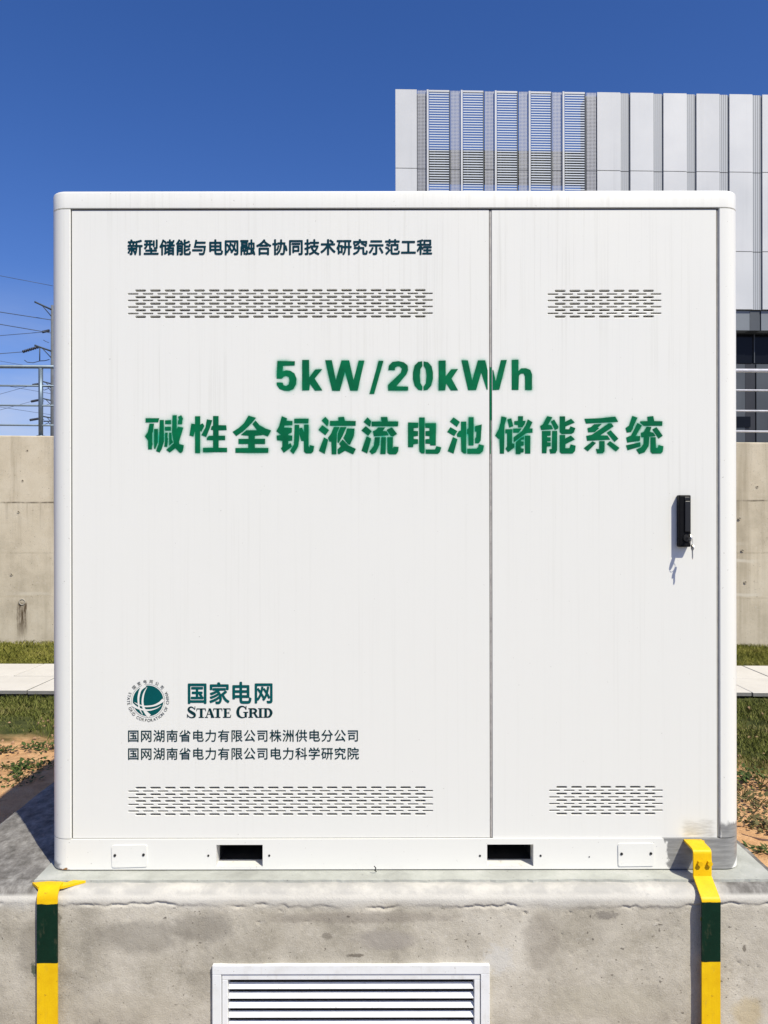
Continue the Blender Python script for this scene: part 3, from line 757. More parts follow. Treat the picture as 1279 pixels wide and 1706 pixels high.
me.transform(Matrix.Translation(-ORI[ped])); link('top_face', me, ped, M_PED)
mb = MB()
mb.add([(PXL, PYF, -.2), (PXL, PYB, -.2), (PXL, PYB, PT - .01), (PXL, PYF + .03, PT - .01), (PXL, PYF, PT - .04)], [(0, 1, 2, 3, 4)])
mb.add([(PXR, PYF, -.2), (PXR, PYB, -.2), (PXR, PYB, PT - .01), (PXR, PYF + .03, PT - .01), (PXR, PYF, PT - .04)], [(0, 1, 2, 3, 4)])
mb.add([(PXL, PYB, -.2), (PXR, PYB, -.2), (PXR, PYB, PT - .01), (PXL, PYB, PT - .01)], [(0, 1, 2, 3)])
mb.build('side_face', M_PED, ped)
# sealant pad under the cabinet
def pad_mat():
    t = NT('grey_green_sealant'); n = t.noise(9, 5, 0.6); s_ = t.noise(70, 5, 0.65)
    c = t.ramp(n, [(0.3, (0.31, 0.315, 0.28)), (0.55, (0.41, 0.42, 0.375)), (0.75, (0.49, 0.49, 0.45))])
    c = t.mix(t.rng(s_, 0.62, 0.72, 0, 0.7), c, (0.14, 0.13, 0.11))
    t.set(c, 0.75); t.bump(s_, 0.4, 0.004); return t.m
M_PAD = pad_mat()
mb = MB(); ol = []
n = 140; x0, x1 = -1.05, 1.175
front = [(x0 + (x1 - x0) * k / n, -0.066 + 0.006 * (noise.noise(Vector((k * 0.21, 0, 0)))) + 0.004 * noise.noise(Vector((k * .9, 4, 0)))) for k in range(n + 1)]
poly = front + [(x1, 1.28), (x0, 1.28)]
mb.prism(poly, PT - 0.004, 0.5285, lambda p, h: Vector((p[0], p[1], h)))
mb.build('sealant_pad', M_PAD, ped)

# louvred vent in the pedestal front
gr = empty('vent_grille', (PX(583, -0.1), PYF, 0.17), 'white louvred vent grille set in the front of the concrete pedestal', 'vent grille')
GY = -0.126
gx0, gx1, gz1 = PX(352.5, GY), PX(815, GY), PZ(1608.5, GY); gz0 = 0.035
def ring_frame(m, x0, x1, z0, z1, w, y0, y1):
    m.box(x0, x1, y0, y1, z1 - w, z1, 0.0015); m.box(x0, x1, y0, y1, z0, z0 + w, 0.0015)
    m.box(x0, x0 + w, y0 + .0004, y1, z0 + w, z1 - w, 0.0015); m.box(x1 - w, x1, y0 + .0004, y1, z0 + w, z1 - w, 0.0015); return m
k_ = (GY + D) / F
ring_frame(MB(), gx0, gx1, gz0, gz1, 15 * k_, GY, PYF + 0.03).build('outer_frame', M_ALU, gr)
ring_frame(MB(), gx0 + 16 * k_, gx1 - 16 * k_, gz0 + 16 * k_, gz1 - 15.6 * k_, 9.5 * k_, GY + 0.004, PYF + 0.03).build('inner_frame', M_ALU, gr)
MB().box(gx0 + .01, gx1 - .01, PYF + 0.030, PYF + 0.034, gz0 + .01, gz1 - .01).build('backing', M_DARK, gr)
sx0, sx1 = gx0 + 26.2 * k_, gx1 - 26.2 * k_
zz = gz1 - 26.5 * k_ - 0.004
q = [(0.014, -0.0105), (0.001, -0.0200), (0.000, -0.0225), (0.003, -0.0235), (0.017, -0.0125)]     # blade section: back top, front lip
k = 0
while zz - 0.024 > gz0 + 26 * k_:
    m = MB(); m.prism([(GY + 0.008 + a, zz + b) for a, b in q], sx0, sx1, lambda p, x: Vector((x, p[0], p[1])))
    m.build('slat', M_ALU, gr); zz -= 15.95 * k_

# ------------------------------------------------------------------ cabinet
XL, XR, RC, FY, BY = -1.0344, 1.1033, 0.055, -0.005, 1.22
ZB, ZP, ZR, ZT = 0.5325, 0.6255, 2.5652, 2.621
cab = empty('battery_cabinet', tuple(CAB0), 'big white steel battery storage cabinet with green stencilled lettering on the concrete pedestal', 'cabinet')
def rrect(x0, x1, y0, y1, r, n=10):
    pts = []
    for cx0, cy0, a0 in ((x0 + r, y0 + r, 180), (x1 - r, y0 + r, 270), (x1 - r, y1 - r, 0), (x0 + r, y1 - r, 90)):
        for k in range(n + 1):
            a = R(a0 + 90 * k / n); pts.append((cx0 + r * math.cos(a), cy0 + r * math.sin(a)))
    return pts
def shell(rings, capb=True, capt=True):
    n = len(rings[0]); m = MB()
    m.add([v for r_ in rings for v in r_], [(i * n + k, i * n + (k + 1) % n, (i + 1) * n + (k + 1) % n, (i + 1) * n + k) for i in range(len(rings) - 1) for k in range(n)], False)
    if capb: m.add(rings[0], [tuple(reversed(range(n)))])
    if capt: m.add(rings[-1], [tuple(range(n))])
    return m
def rr(z, inset=0.0):
    return [Vector((a, b, z)) for a, b in rrect(XL + inset, XR - inset, FY + inset, BY - inset, RC - inset)]
def shade(o, ang=32):
    me = o.data; me.polygons.foreach_set('use_smooth', [True] * len(me.polygons)); me.set_sharp_from_angle(angle=R(ang)); return o
b_ = 0.008
rim_rings = [rr(ZR + .0015, .0015), rr(ZR + 0.003)] + [rr(ZR + 0.003 + (ZT - ZR - 0.003 - b_) * 1.0)] + [rr(ZT - b_ * (1 - math.sin(R(a))), b_ * (1 - math.cos(R(a)))) for a in (30, 60, 90)]
shade(shell(rim_rings).build('roof_rim', M_RIM, cab), 40)
body = shell([[Vector((a, b, z)) for a, b in rrect(XL + .004, XR - .004, 0.036, BY - .004, 0.03)] for z in (0.60, 2.58)])
body.build('body', M_RIM, cab)
for side in (-1, 1):
    xo, xi = (XL, PX(118, FY)) if side < 0 else (XR, PX(1199.3, FY))
    pts = [(xo, 0.20)]
    for k in range(11):
        a = R(9 * k); pts.append((xo - side * RC + side * RC * math.cos(a), FY + RC - RC * math.sin(a)))
    pts += [(xi + side * 0.002, FY), (xi, FY + 0.002), (xi, 0.034), (xo - side * 0.03, 0.034), (xo - side * 0.03, 0.20)]
    m = MB().prism(pts, ZP + 0.0025, ZR - 0.001, lambda p, h: Vector((p[0], p[1], h)))
    shade(m.build('corner_post', M_POST, cab))
# base with two fork pockets
def base():
    m = MB(); n = 10
    out = rrect(XL, XR, FY, BY, RC, n)
    N_ = len(out)
    # perimeter except the straight front run between out[n] (end of first corner) and out[n+1]
    for i in range(N_):
        j = (i + 1) % N_
        if i == n: continue
        m.add([(out[i][0], out[i][1], ZB), (out[j][0], out[j][1], ZB), (out[j][0], out[j][1], ZP), (out[i][0], out[i][1], ZP)], [(0, 1, 2, 3)], False)
    m.add([(p[0], p[1], ZP) for p in out], [tuple(range(N_))]); m.add([(p[0], p[1], ZB) for p in out], [tuple(range(N_))])
    xa, xb = out[n][0], out[n + 1][0]
    pk = [(PX(360, FY), PX(437, FY)), (PX(811, FY), PX(888, FY))]
    z0, z1 = PZ(1443.2, FY), PZ(1407.2, FY)
    xsp = [xa, pk[0][0], pk[0][1], pk[1][0], pk[1][1], xb]; zs = [ZB, z0, z1, ZP]
    for i in range(5):
        for j in range(3):
            if j == 1 and i in (1, 3): continue
            m.add([(xsp[i], FY, zs[j]), (xsp[i + 1], FY, zs[j]), (xsp[i + 1], FY, zs[j + 1]), (xsp[i], FY, zs[j + 1])], [(0, 1, 2, 3)])
    o = m.build('base_frame', M_PLINTH, cab)
    shade(o)
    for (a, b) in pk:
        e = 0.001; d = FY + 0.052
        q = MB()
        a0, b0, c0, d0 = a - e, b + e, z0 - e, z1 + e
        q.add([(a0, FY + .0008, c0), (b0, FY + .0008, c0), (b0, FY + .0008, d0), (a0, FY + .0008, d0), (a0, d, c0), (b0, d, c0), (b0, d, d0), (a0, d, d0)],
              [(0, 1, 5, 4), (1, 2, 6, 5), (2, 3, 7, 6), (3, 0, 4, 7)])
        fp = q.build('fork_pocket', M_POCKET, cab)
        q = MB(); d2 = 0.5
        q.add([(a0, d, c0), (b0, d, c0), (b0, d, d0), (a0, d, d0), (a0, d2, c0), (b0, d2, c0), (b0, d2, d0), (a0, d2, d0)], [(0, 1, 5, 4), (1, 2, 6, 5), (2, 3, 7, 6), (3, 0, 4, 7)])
        q.build('pocket_sleeve', M_DARK, fp); d = d2  # black sleeve: the shade behind the sunlit lip is put into its colour
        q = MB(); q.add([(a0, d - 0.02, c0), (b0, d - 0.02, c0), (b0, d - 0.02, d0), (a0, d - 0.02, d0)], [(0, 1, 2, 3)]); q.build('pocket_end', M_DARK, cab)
def pocket_mat():
    t = NT('pocket_paint'); n = t.noise(35, 5, 0.65)
    c = t.ramp(n, [(0.25, (0.45, 0.43, 0.37)), (0.42, (0.72, 0.71, 0.67)), (0.8, (0.76, 0.75, 0.72))])
    o = t.sep(); r_ = t.math('MULTIPLY', t.rng(t.noise(28, 4, 0.6, t.map((1, 1, 1), (3, 3, 1))), 0.60, 0.68), t.rng(o[2], cz_(1436, FY), cz_(1440, FY), 0.9, 0.9))
    c = t.mix(t.math('MULTIPLY', r_, t.rng(o[1], -0.61, -0.52, 1, 1)), c, (0.50, 0.27, 0.08))
    t.set(c, 0.5); return t.m
M_POCKET = pocket_mat()
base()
# cover plates, screws, rivets
def plate(px0, px1, py0, py1, rot, label):
    cx0, cz0 = (PX(px0, FY) + PX(px1, FY)) / 2, (PZ(py0, FY) + PZ(py1, FY)) / 2
    w, h = abs(PX(px1, FY) - PX(px0, FY)) / 2, abs(PZ(py0, FY) - PZ(py1, FY)) / 2
    pts = rrect(-w, w, -h, h, 0.006, 4); ca, sa = math.cos(R(rot)), math.sin(R(rot))
    m = MB().prism(pts, 0.0, 1.0, lambda p, f: Vector((cx0 + p[0] * ca - p[1] * sa, FY - 0.003 * f + 0.0015 * (1 - f), cz0 + p[0] * sa + p[1] * ca)))
    o = m.build('cover_plate', M_RIM, cab)
    for s_ in (-1, 1):
        x_ = s_ * (w - 0.010)
        MB().disc((cx0 + x_ * ca, FY - 0.0028, cz0 + 0.004 + x_ * sa), 0.0042, n=10, t=0.0022).build('screw', M_SCREW, o)
plate(186, 244.5, 1407, 1443.5, 1.2, None); plate(1029, 1088.5, 1405.5, 1443, 0.6, None)
for px, py in ((346.5, 1425), (448, 1425), (799, 1426), (900, 1426), (981, 1428)):
    p = P(px, py, FY); MB().disc((p.x, FY + 0.0006, p.z), 0.0034 if px < 950 else 0.002, n=10, t=0.0018).build('rivet', M_SCREW, cab)

# --- doors: sheet with real slots
def flat_fill(outer, holes, thick, bev, Y0, name, mat, parent):
    cu = bpy.data.curves.new(name, 'CURVE'); cu.dimensions = '2D'; cu.fill_mode = 'BOTH'
    cu.extrude = thick / 2 - bev; cu.bevel_depth = bev; cu.bevel_resolution = 1
    for loop in [outer] + holes:
        sp = cu.splines.new('POLY'); sp.points.add(len(loop) - 1)
        for p_, c_ in zip(sp.points, loop): p_.co = (c_[0], c_[1], 0, 1)
        sp.use_cyclic_u = True
    ob = bpy.data.objects.new(name, cu); COL.objects.link(ob)
    bpy.context.view_layer.update()
    me = bpy.data.meshes.new_from_object(ob.evaluated_get(bpy.context.evaluated_depsgraph_get()))
    bpy.data.objects.remove(ob); bpy.data.curves.remove(cu)
    for v in me.vertices:
        x, y, z = v.co; v.co = Vector((x, Y0 + thick / 2 - z, y)) - ORI[parent]
    me.name = name; me.materials.clear(); me.polygons.foreach_set('use_smooth', [False] * len(me.polygons)); me.update()
    return link(name, me, parent, mat)
bv = 0.0012
def slot(x0, x1, zc, h):
    r = h / 2; pts = []
    for cxx, a0 in ((x1 - r, -90), (x0 + r, 90)):
        for k in range(4):
            a = R(a0 + 60 * k); pts.append((cxx + r * math.cos(a), zc + r * math.sin(a)))
    return pts
def vent(xa, na, xb_, nb, y0, pitch):
    hs_ = []
    for r_ in range(9):
        A_ = r_ % 2 == 0
        for k in range(na if A_ else nb):
            s0 = (xa if A_ else xb_) + 24.52 * k
            hs_.append(slot(PX(s0) - bv, PX(s0 + 18.2) + bv, PZ(y0 + pitch * r_), (0.0062 if A_ else 0.0042) + 2 * bv))
    return hs_
DT = 0.018
ld = empty  # (doors are meshes, parts of the cabinet)
lx0, lx1, dz1, dz0 = PX(121.2), PX(815.0), PZ(350.4), PZ(1395.2)
rx0, rx1 = PX(820.8), PX(1193.6)
door_l = flat_fill([(lx0, dz0), (lx1, dz0), (lx1, dz1), (lx0, dz1)], vent(225.8, 20, 213.4, 21, 483.5, 5.47) + vent(224.8, 20, 212.6, 21, 1312.3, 5.54), DT, bv, 0.0, 'left_door', M_PAINT, cab)
door_l.name = 'door'
door_r = flat_fill([(rx0, dz0 - .0015), (rx1, dz0 - .0015), (rx1, dz1), (rx0, dz1)], vent(925.0, 7, 913.0, 8, 485.2, 5.35) + vent(926.3, 7, 914.2, 8, 1312.1, 5.54), DT, bv, 0.0, 'door', M_PAINT, cab)
door_l['label'] = 'wide left door with heading, emblem and two long slotted vents'
door_r['label'] = 'narrow right door with black handle and two short slotted vents'
for dr, (a, b) in ((door_l, (205, 730)), (door_r, (905, 1112))):
    for (y0, y1) in ((474, 538), (1303, 1366)):
        MB().box(PX(a), PX(b), DT + 0.0045, DT + 0.009, PZ(y1), PZ(y0)).build('vent_shade_sheet', M_VENTSHADE, dr)  # filter sheet added near black so the slots read as shaded inside
# gaskets and black strips in the door gaps
M_SEALSHADE = simple('black_seal_and_shade', (0.012, 0.012, 0.012), 0.8)
M_SEALB = simple('beige_rubber_seal', (0.40, 0.385, 0.34), 0.7, 0, 0.15, 40)
MB().box(PX(815.3), PX(816.6), 0.006, 0.0355, dz0, dz1).build('door_gap_strip', M_SEALSHADE, cab)
MB().box(PX(816.6), PX(819.6), 0.0015, 0.0355, dz0, dz1).build('door_gap_strip', M_GASKET, cab)
MB().box(PX(819.6), PX(820.6), 0.0075, 0.0355, dz0, dz1).build('door_gap_strip', M_SEALSHADE, cab)
MB().box(PX(1194.1), PX(1195.4), 0.006, 0.0355, dz0, dz1).build('door_gap_strip', M_SEALSHADE, cab)
MB().box(PX(1195.4), PX(1198.6), 0.0015, 0.0355, dz0, dz1).build('door_gap_strip', M_SEALB, cab)
MB().box(PX(118.3), PX(120.9), 0.0015, 0.0355, dz0, dz1).build('door_gap_strip', M_SEALSHADE, cab)
MB().box(PX(121.5), PX(1193.5), 0.003, 0.0355, ZP + 0.0006, dz0 - .0025).build('door_gap_strip', M_SEALSHADE, cab)
MB().box(PX(121.5), PX(1193.5), 0.004, 0.0355, dz1 + 0.002, ZR + 0.001).build('door_gap_strip', M_SEALSHADE, cab)  # black strip stands in for the rim's shadow above the doors
m = MB(); m.box(PX(816.5), PX(819.7), 0.0002, 0.0010, PZ(700), PZ(612)); m.box(PX(816.6), PX(818.2), 0.0002, 0.0010, PZ(756), PZ(700.5)); m.build('paint_run', M_STENCIL, cab)

# --- lettering -------------------------------------------------------------
LY = -0.0009
def letter_mesh(polys, name, mat, parent, y=LY, t=0.0005):
    """polys: list of loops in photo pixels on the door plane"""
    m = MB()
    for lp in polys:
        pts = [(PX(a), PZ(b)) for a, b in lp]
        tri = tessellate_polygon([[Vector((p[0], p[1], 0)) for p in pts]])
        m.add([(p[0], y, p[1]) for p in pts], [tuple(tr) for tr in tri])
    o = ORI[parent]; me = bpy.data.meshes.new(name)
    bm = bmesh.new(); vs = [bm.verts.new(v - o) for v in m.v]
    for f in m.f:
        a, b, c = (m.v[i] for i in f)
        idx = f if (b - a).cross(c - a).y < 0 else (f[0], f[2], f[1])
        try: bm.faces.new([vs[i] for i in idx])
        except ValueError: pass
    bm.to_mesh(me); bm.free()
    return link(name, me, parent, mat)
def T(x0, y0, sc, txt):
    res = []
    for ln in txt.strip().split('\n'):
        res.append([(x0 + float(a.split(',')[0]) / sc, y0 + float(a.split(',')[1]) / sc) for a in ln.split()])
    return res
sc = 8.527
G1 = T(235, 685, sc, '''70,95 265,95 250,152 70,155
125,172 192,172 172,295 165,300 163,435 170,460 160,500 160,537 105,537 105,410 60,350 100,295
192,248 245,248 243,440 208,530 190,525
270,120 330,120 330,430 300,530 268,582 217,560 258,450 266,300
347,125 432,122 432,178 347,178
342,218 430,215 430,270 345,270
347,300 385,300 380,370 388,380 378,500 333,500 345,420
403,300 437,300 442,400 462,435 405,485
452,55 513,52 512,250 533,215 607,228 545,430 548,462 613,480 600,560 575,588 550,582 492,520 412,582 362,545 470,450 445,300
530,75 577,52 603,105 592,122 590,180 528,180 530,130 545,115
772,68 847,68 843,590 772,590
720,172 772,180 772,280 750,355 692,340
847,185 880,168 905,205 862,288 847,270
940,112 1018,125 985,230 930,362 862,335 920,225
1028,65 1107,65 1107,195 1215,197 1222,265 1107,268 1107,345 1200,345 1200,407 1107,407 1107,515 1227,517 1227,578 885,578 885,517 1028,515 1028,407 938,405 940,375 970,345 1028,345 1028,265 995,258 1005,215 1028,200''')
G1 += T(380, 685, sc, '''295,60 402,92 340,165 290,215 210,290 120,350 68,290 150,240 230,170
395,130 450,195 540,245 617,272 570,355 500,330 420,270 352,180
265,268 415,268 500,335 385,345 385,390 530,390 530,462 385,462 385,520 577,520 575,588 108,588 108,520 290,520 290,462 152,462 152,390 295,390 295,345 185,335
768,68 842,100 835,135 920,138 918,195 805,200 800,230 912,235 910,300 860,320 860,340 918,345 915,415 860,420 858,470 895,452 912,500 795,588 755,525 775,500 775,415 700,410 695,345 760,335 690,280 730,210
945,105 1150,105 1145,168 945,168
950,192 1015,192 1015,400 1000,500 932,607 885,560 940,470
1018,240 1055,232 1085,300 1085,190 1148,190 1148,490 1160,520 1165,480 1227,495 1215,570 1185,597 1110,597 1082,570 1080,420 1045,420 1018,330''')
G1 += T(525, 685, sc, '''150,80 197,130 195,170 180,215 97,130
107,197 203,268 150,340 53,262
130,370 190,405 140,605 58,560
335,85 415,80 428,137 582,140 580,205 217,205 217,137 335,137
270,225 352,225 315,310 305,610 240,610 235,430 210,430 187,375 230,320
362,225 450,225 400,340 340,450 322,440 325,320
458,245 565,247 555,350 500,475 470,465 405,380 440,310
395,400 480,488 583,535 545,612 430,560 345,610 325,600 325,540 370,495 345,460
748,88 800,140 790,210 775,215 693,150
725,212 808,285 760,347 662,270
737,355 800,390 745,600 662,560
938,85 1030,82 1038,145 1185,147 1182,213 808,213 808,147 950,147
900,230 1000,230 965,282 1020,285 1050,340 840,355 825,285 870,265
1020,265 1095,230 1167,322 1110,358 1080,350
852,370 925,370 915,480 870,580 812,612 775,570 840,490
945,370 1010,370 1005,608 930,608
1030,370 1110,370 1107,535 1118,505 1190,507 1185,570 1155,612 1060,612 1030,590''')
G1 += T(670, 685, sc, '''88,160 235,165 232,235 168,240 168,280 230,285 230,350 168,360 168,395 230,400 230,460 165,470 160,510 88,510
245,90 325,90 322,600 280,600 250,570 245,500
330,172 485,172 482,487 405,487 400,465 335,460 335,400 392,395 392,355 335,350 335,285 392,280 392,240 335,235
338,545 470,545 490,498 560,515 540,580 510,607 338,603
735,90 825,155 780,225 682,147
690,228 788,285 745,355 643,295
725,368 790,400 735,605 650,568
840,150 915,150 912,602 880,600 845,570 840,365 790,365 780,330 810,285 840,275
948,88 1020,88 1018,487 948,487 945,330 925,320 928,255 948,245
1040,215 1135,190 1120,420 1095,455 1040,458 1040,385 1055,370 1060,290 1040,290
930,535 1060,535 1085,510 1092,470 1167,490 1150,570 1110,605 930,605''')
G2 = T(820, 685, sc, '''135,75 210,95 180,200 172,605 112,605 108,390 90,392 45,348 95,260 125,160
220,120 275,103 303,215 247,235
190,260 290,258 285,460 318,465 320,515 230,585 192,535 215,500 215,318 190,315
372,75 443,75 440,140 480,140 468,185 435,232 372,232 370,200 318,192 318,145 372,140
302,250 425,248 380,305 302,308
510,120 577,160 535,248 577,250 577,308 490,312 310,445 308,375 420,290 480,200
340,445 405,385 455,360 455,405 412,408 412,432 452,435 450,490 410,495 410,530 452,535 450,585 410,590 405,610 338,610
468,352 545,350 545,605 470,605
785,75 860,90 795,195 845,205 868,258 700,270 685,215 725,190
838,150 885,122 945,225 940,250 895,270
710,285 835,285 835,350 785,355 785,372 835,375 835,430 785,432 785,445 835,448 835,500 780,505 775,600 710,600
855,285 928,285 925,560 905,600 830,605 815,545 850,540
963,78 1040,78 1040,155 1125,112 1177,165 1045,220 1042,260 1095,262 1115,218 1185,245 1165,305 1130,325 990,328 963,300
963,342 1040,342 1040,392 1120,350 1178,405 1045,470 1042,530 1100,530 1118,475 1190,495 1180,570 1145,605 985,605 963,580''')
G2 += T(965, 685, sc, '''77,112 300,105 515,82 557,155 100,180
215,190 325,185 265,240 290,245 225,300 130,305 120,245 170,230
420,178 460,178 492,220 300,348 405,350 445,408 115,425 103,355 180,340 300,260
395,310 450,275 560,395 505,442
190,432 243,455 125,575 67,530 150,465
287,430 365,430 362,575 340,600 258,605 240,540 287,545
440,430 575,527 525,577 395,470
757,72 832,98 770,230 770,250 740,300 680,310 660,245 710,210
830,172 895,210 805,360 870,360 865,425 685,452 670,380 740,350
668,490 870,447 875,505 690,560
970,85 1055,75 1070,147 1185,150 1182,213 920,213 868,165 870,150 975,147
960,225 1030,230 1005,300 1055,310 1090,360 885,375 878,315 920,300
1042,265 1100,232 1190,355 1130,395
920,372 1000,372 990,500 930,590 855,615 812,550 880,520 915,470
1015,375 1090,375 1092,525 1115,530 1130,487 1200,505 1190,580 1165,607 1040,608 1015,580''')
s7 = 5.8136
K1 = T(450, 590, s7, '''75,65 245,68 242,108 130,110 125,165 160,155 200,160 240,185 260,235 255,290 230,335 190,352 140,352 95,335 68,295 68,272 125,275 135,300 160,308 185,290 192,250 185,220 160,208 135,215 120,235 68,235
315,55 382,55 382,225 440,148 508,145 435,235 510,350 438,352 390,285 384,348 315,350
538,58 602,58 640,250 695,60 770,60 812,250 862,62 918,62 852,352 780,352 730,170 680,355 605,352
1055,65 1102,65 1012,385 965,385
1148,155 1155,110 1190,75 1250,68 1300,80 1335,110 1340,155 1325,195 1225,312 1340,315 1340,352 1148,352 1145,300 1270,180 1280,140 1260,118 1235,118 1215,130 1212,155''')
K1 += T(670, 590, s7, '''198,70 200,115 180,145 175,210 180,280 200,315 198,352 160,345 125,305 108,240 108,180 125,110 160,75
212,70 255,80 290,120 302,180 302,240 285,305 250,345 212,352 210,315 232,285 240,210 232,145 212,112
357,65 425,62 425,215 478,148 545,145 482,238 545,352 475,352 430,285 420,350 357,352
578,60 640,62 682,255 738,62 808,62 832,160 832,345 822,345 770,180 720,348 642,350''')
K2 = T(670, 590, s7, '''879,155 887,155 910,265 960,60 1018,58 945,345 880,350 879,345
1065,58 1130,55 1130,165 1155,140 1200,138 1245,155 1262,200 1260,348 1195,348 1192,215 1180,190 1155,190 1135,210 1130,348 1065,348''')
letter_mesh(G1, 'name_lettering', M_STENCIL, door_l)
letter_mesh(K1, 'capacity_lettering', M_STENCIL, door_l)
letter_mesh(G2, 'name_lettering', M_STENCIL, door_r)
letter_mesh(K2, 'capacity_lettering', M_STENCIL, door_r)
# soft overspray round the stencilled strokes: paint cover from the strokes themselves, blurred
def cover(polys, x0, x1, y0, y1):
    ss = 1.0; w = int((x1 - x0) / ss); h = int((y1 - y0) / ss)
    X, Y = np.meshgrid(x0 + (np.arange(w) + .5) * ss, y0 + (np.arange(h) + .5) * ss)
    msk = np.zeros(X.shape, bool)
    for lp in polys:
        a = np.array(lp); bx0, by0 = a.min(0); bx1, by1 = a.max(0)
        sx = slice(max(0, int(bx0 - x0)), int(bx1 - x0) + 2); sy = slice(max(0, int(by0 - y0)), int(by1 - y0) + 2)
        xx, yy = X[sy, sx], Y[sy, sx]; ins = np.zeros(xx.shape, bool)
        for i in range(len(a)):
            (xa, ya), (xb2, yb2) = a[i], a[i - 1]
            if ya == yb2: continue
            c_ = ((ya > yy) != (yb2 > yy)) & (xx < (xb2 - xa) * (yy - ya) / (yb2 - ya) + xa); ins ^= c_
        msk[sy, sx] |= ins
    def blur(m, sg):
        r = int(sg * 3); k = np.exp(-0.5 * (np.arange(-r, r + 1) / sg) ** 2); k /= k.sum()
        m = np.apply_along_axis(lambda v: np.convolve(v, k, 'same'), 0, m); return np.apply_along_axis(lambda v: np.convolve(v, k, 'same'), 1, m)
    m = msk.astype(float)
    c = 0.85 * blur(m, 1.9) + 0.26 * blur(m, 6.0)
    mod = 0.35 + 1.0 * np.clip((fbm(X / 26.0 + 5, Y / 26.0 + 5, 77, 3) - 0.25) * 2.0, 0, 1)
    return X, Y, np.clip(c * mod * 0.9, 0, 0.8)
def spray(polys, x0, x1, y0, y1, parent):
    X, Y, c = cover(polys, x0, x1, y0, y1)
    st = 2; X, Y, c = X[::st, ::st], Y[::st, ::st], c[::st, ::st]
    n, m_ = X.shape; o = ORI[parent]
    co = np.stack([PX(X) - o.x, np.full(X.shape, -0.0005) - o.y, PZ(Y) - o.z], -1).reshape(-1, 3)
    i = np.arange(n * m_).reshape(n, m_)
    q = np.stack([i[:-1, :-1], i[1:, :-1], i[1:, 1:], i[:-1, 1:]], -1).reshape(-1, 4)
    q = q[c.ravel()[q].max(1) > 0.012]
    used = np.unique(q); remap = np.full(n * m_, -1); remap[used] = np.arange(len(used)); q = remap[q]; co = co[used]
    me = bpy.data.meshes.new('overspray')
    me.vertices.add(len(co)); me.vertices.foreach_set('co', co.astype(np.float32).ravel())
    me.loops.add(q.size); me.loops.foreach_set('vertex_index', q.ravel().astype(np.int32))
    me.polygons.add(len(q)); me.polygons.foreach_set('loop_start', (np.arange(len(q)) * 4).astype(np.int32))
    me.update(calc_edges=True)
    at = me.attributes.new('cover', 'FLOAT', 'POINT'); at.data.foreach_set('value', c.ravel()[used].astype(np.float32))
    return link('overspray', me, parent, M_SPRAY)
spray(G1 + K1, 226, 814.5, 580, 782, door_l)
spray(G2 + K2, 821.5, 1130, 580, 782, door_r)

# printed lines: glyph outlines from Blender's built-in font
GLY = {}
def glyphs(chars, offset):
    # (weight comes from stacked shifted copies in put, the outlines stay clean)
    todo = [c for c in dict.fromkeys(chars) if (c, offset) not in GLY and c != ' ']
    obs = []
    for c in todo:
        cu = bpy.data.curves.new('glyph', 'FONT'); cu.body = c; cu.size = 1.0; cu.offset = 0.0; cu.fill_mode = 'FRONT'; cu.resolution_u = 3
        ob = bpy.data.objects.new('glyph', cu); COL.objects.link(ob); obs.append(ob)
    bpy.context.view_layer.update(); dg = bpy.context.evaluated_depsgraph_get()
    for c, ob in zip(todo, obs):
        me = bpy.data.meshes.new_from_object(ob.evaluated_get(dg))
        GLY[(c, offset)] = ([tuple(v.co) for v in me.vertices], [tuple(p.vertices) for p in me.polygons])
        cu = ob.data; bpy.data.objects.remove(ob); bpy.data.curves.remove(cu); bpy.data.meshes.remove(me)
def put(m, c, offset, cx0, cy0, sx, sy, rot=0.0, fit=None, y=LY):
    """glyph centred on pixel (cx0, cy0); sx, sy: pixels per em; fit: scale its bounding box to this"""
    vs, fs = GLY[(c, offset)]
    if not vs: return
    a = np.array(vs); bx0, by0 = a[:, :2].min(0); bx1, by1 = a[:, :2].max(0)
    mx, my = (bx0 + bx1) / 2, (by0 + by1) / 2
    if fit is None: mx, my = 0.5, 0.38
    else: sx, sy = fit[0] / (bx1 - bx0), fit[1] / (by1 - by0)
    ca, sa = math.cos(rot), math.sin(rot)
    if offset > 0 and fit is not None:
        sx *= (bx1 - bx0) / (bx1 - bx0 + 2 * offset); sy *= (by1 - by0) / (by1 - by0 + 2 * offset)
    sh = [(0, 0)] + ([(offset * math.cos(R(a)), offset * math.sin(R(a))) for a in (range(0, 360, 45) if offset > 0.008 else range(45, 360, 90))] if offset > 0 else [])
    for j, (du, dw) in enumerate(sh):
        out = []
        for v in vs:
            u, w = (v[0] + du - mx) * sx, (v[1] + dw - my) * sy
            u, w = u * ca - w * sa, u * sa + w * ca
            out.append((PX(cx0 + u), y - 0.00003 * j, PZ(cy0 - w)))
        m.add(out, fs)
def orient(o):
    me = o.data; me.update()
    if len(me.polygons) and sum(p.normal.y * p.area for p in me.polygons) > 0: me.flip_normals()
    return o
HEAD = '新型储能与电网融合协同技术研究示范工程'
glyphs(HEAD, 0.028)
m = MB()
for i, c in enumerate(HEAD): put(m, c, 0.028, 226.2 + 26.78 * i, 411.6, 26.0, 27.2)
orient(m.build('heading_lettering', M_TEALB, door_l, fix=False))
L1, L2 = '国网湖南省电力有限公司株洲供电分公司', '国网湖南省电力有限公司电力科学研究院'
glyphs(L1 + L2, 0.010)
for s_, y_ in ((L1, 1225.2), (L2, 1255.0)):
    m = MB()
    for i, c in enumerate(s_): put(m, c, 0.010, 222.0 + 21.52 * i, y_, 20.6, 21.4)
    orient(m.build('company_lettering', M_TEALD, door_l, fix=False))
glyphs('国家电网', 0.024)
m = MB()
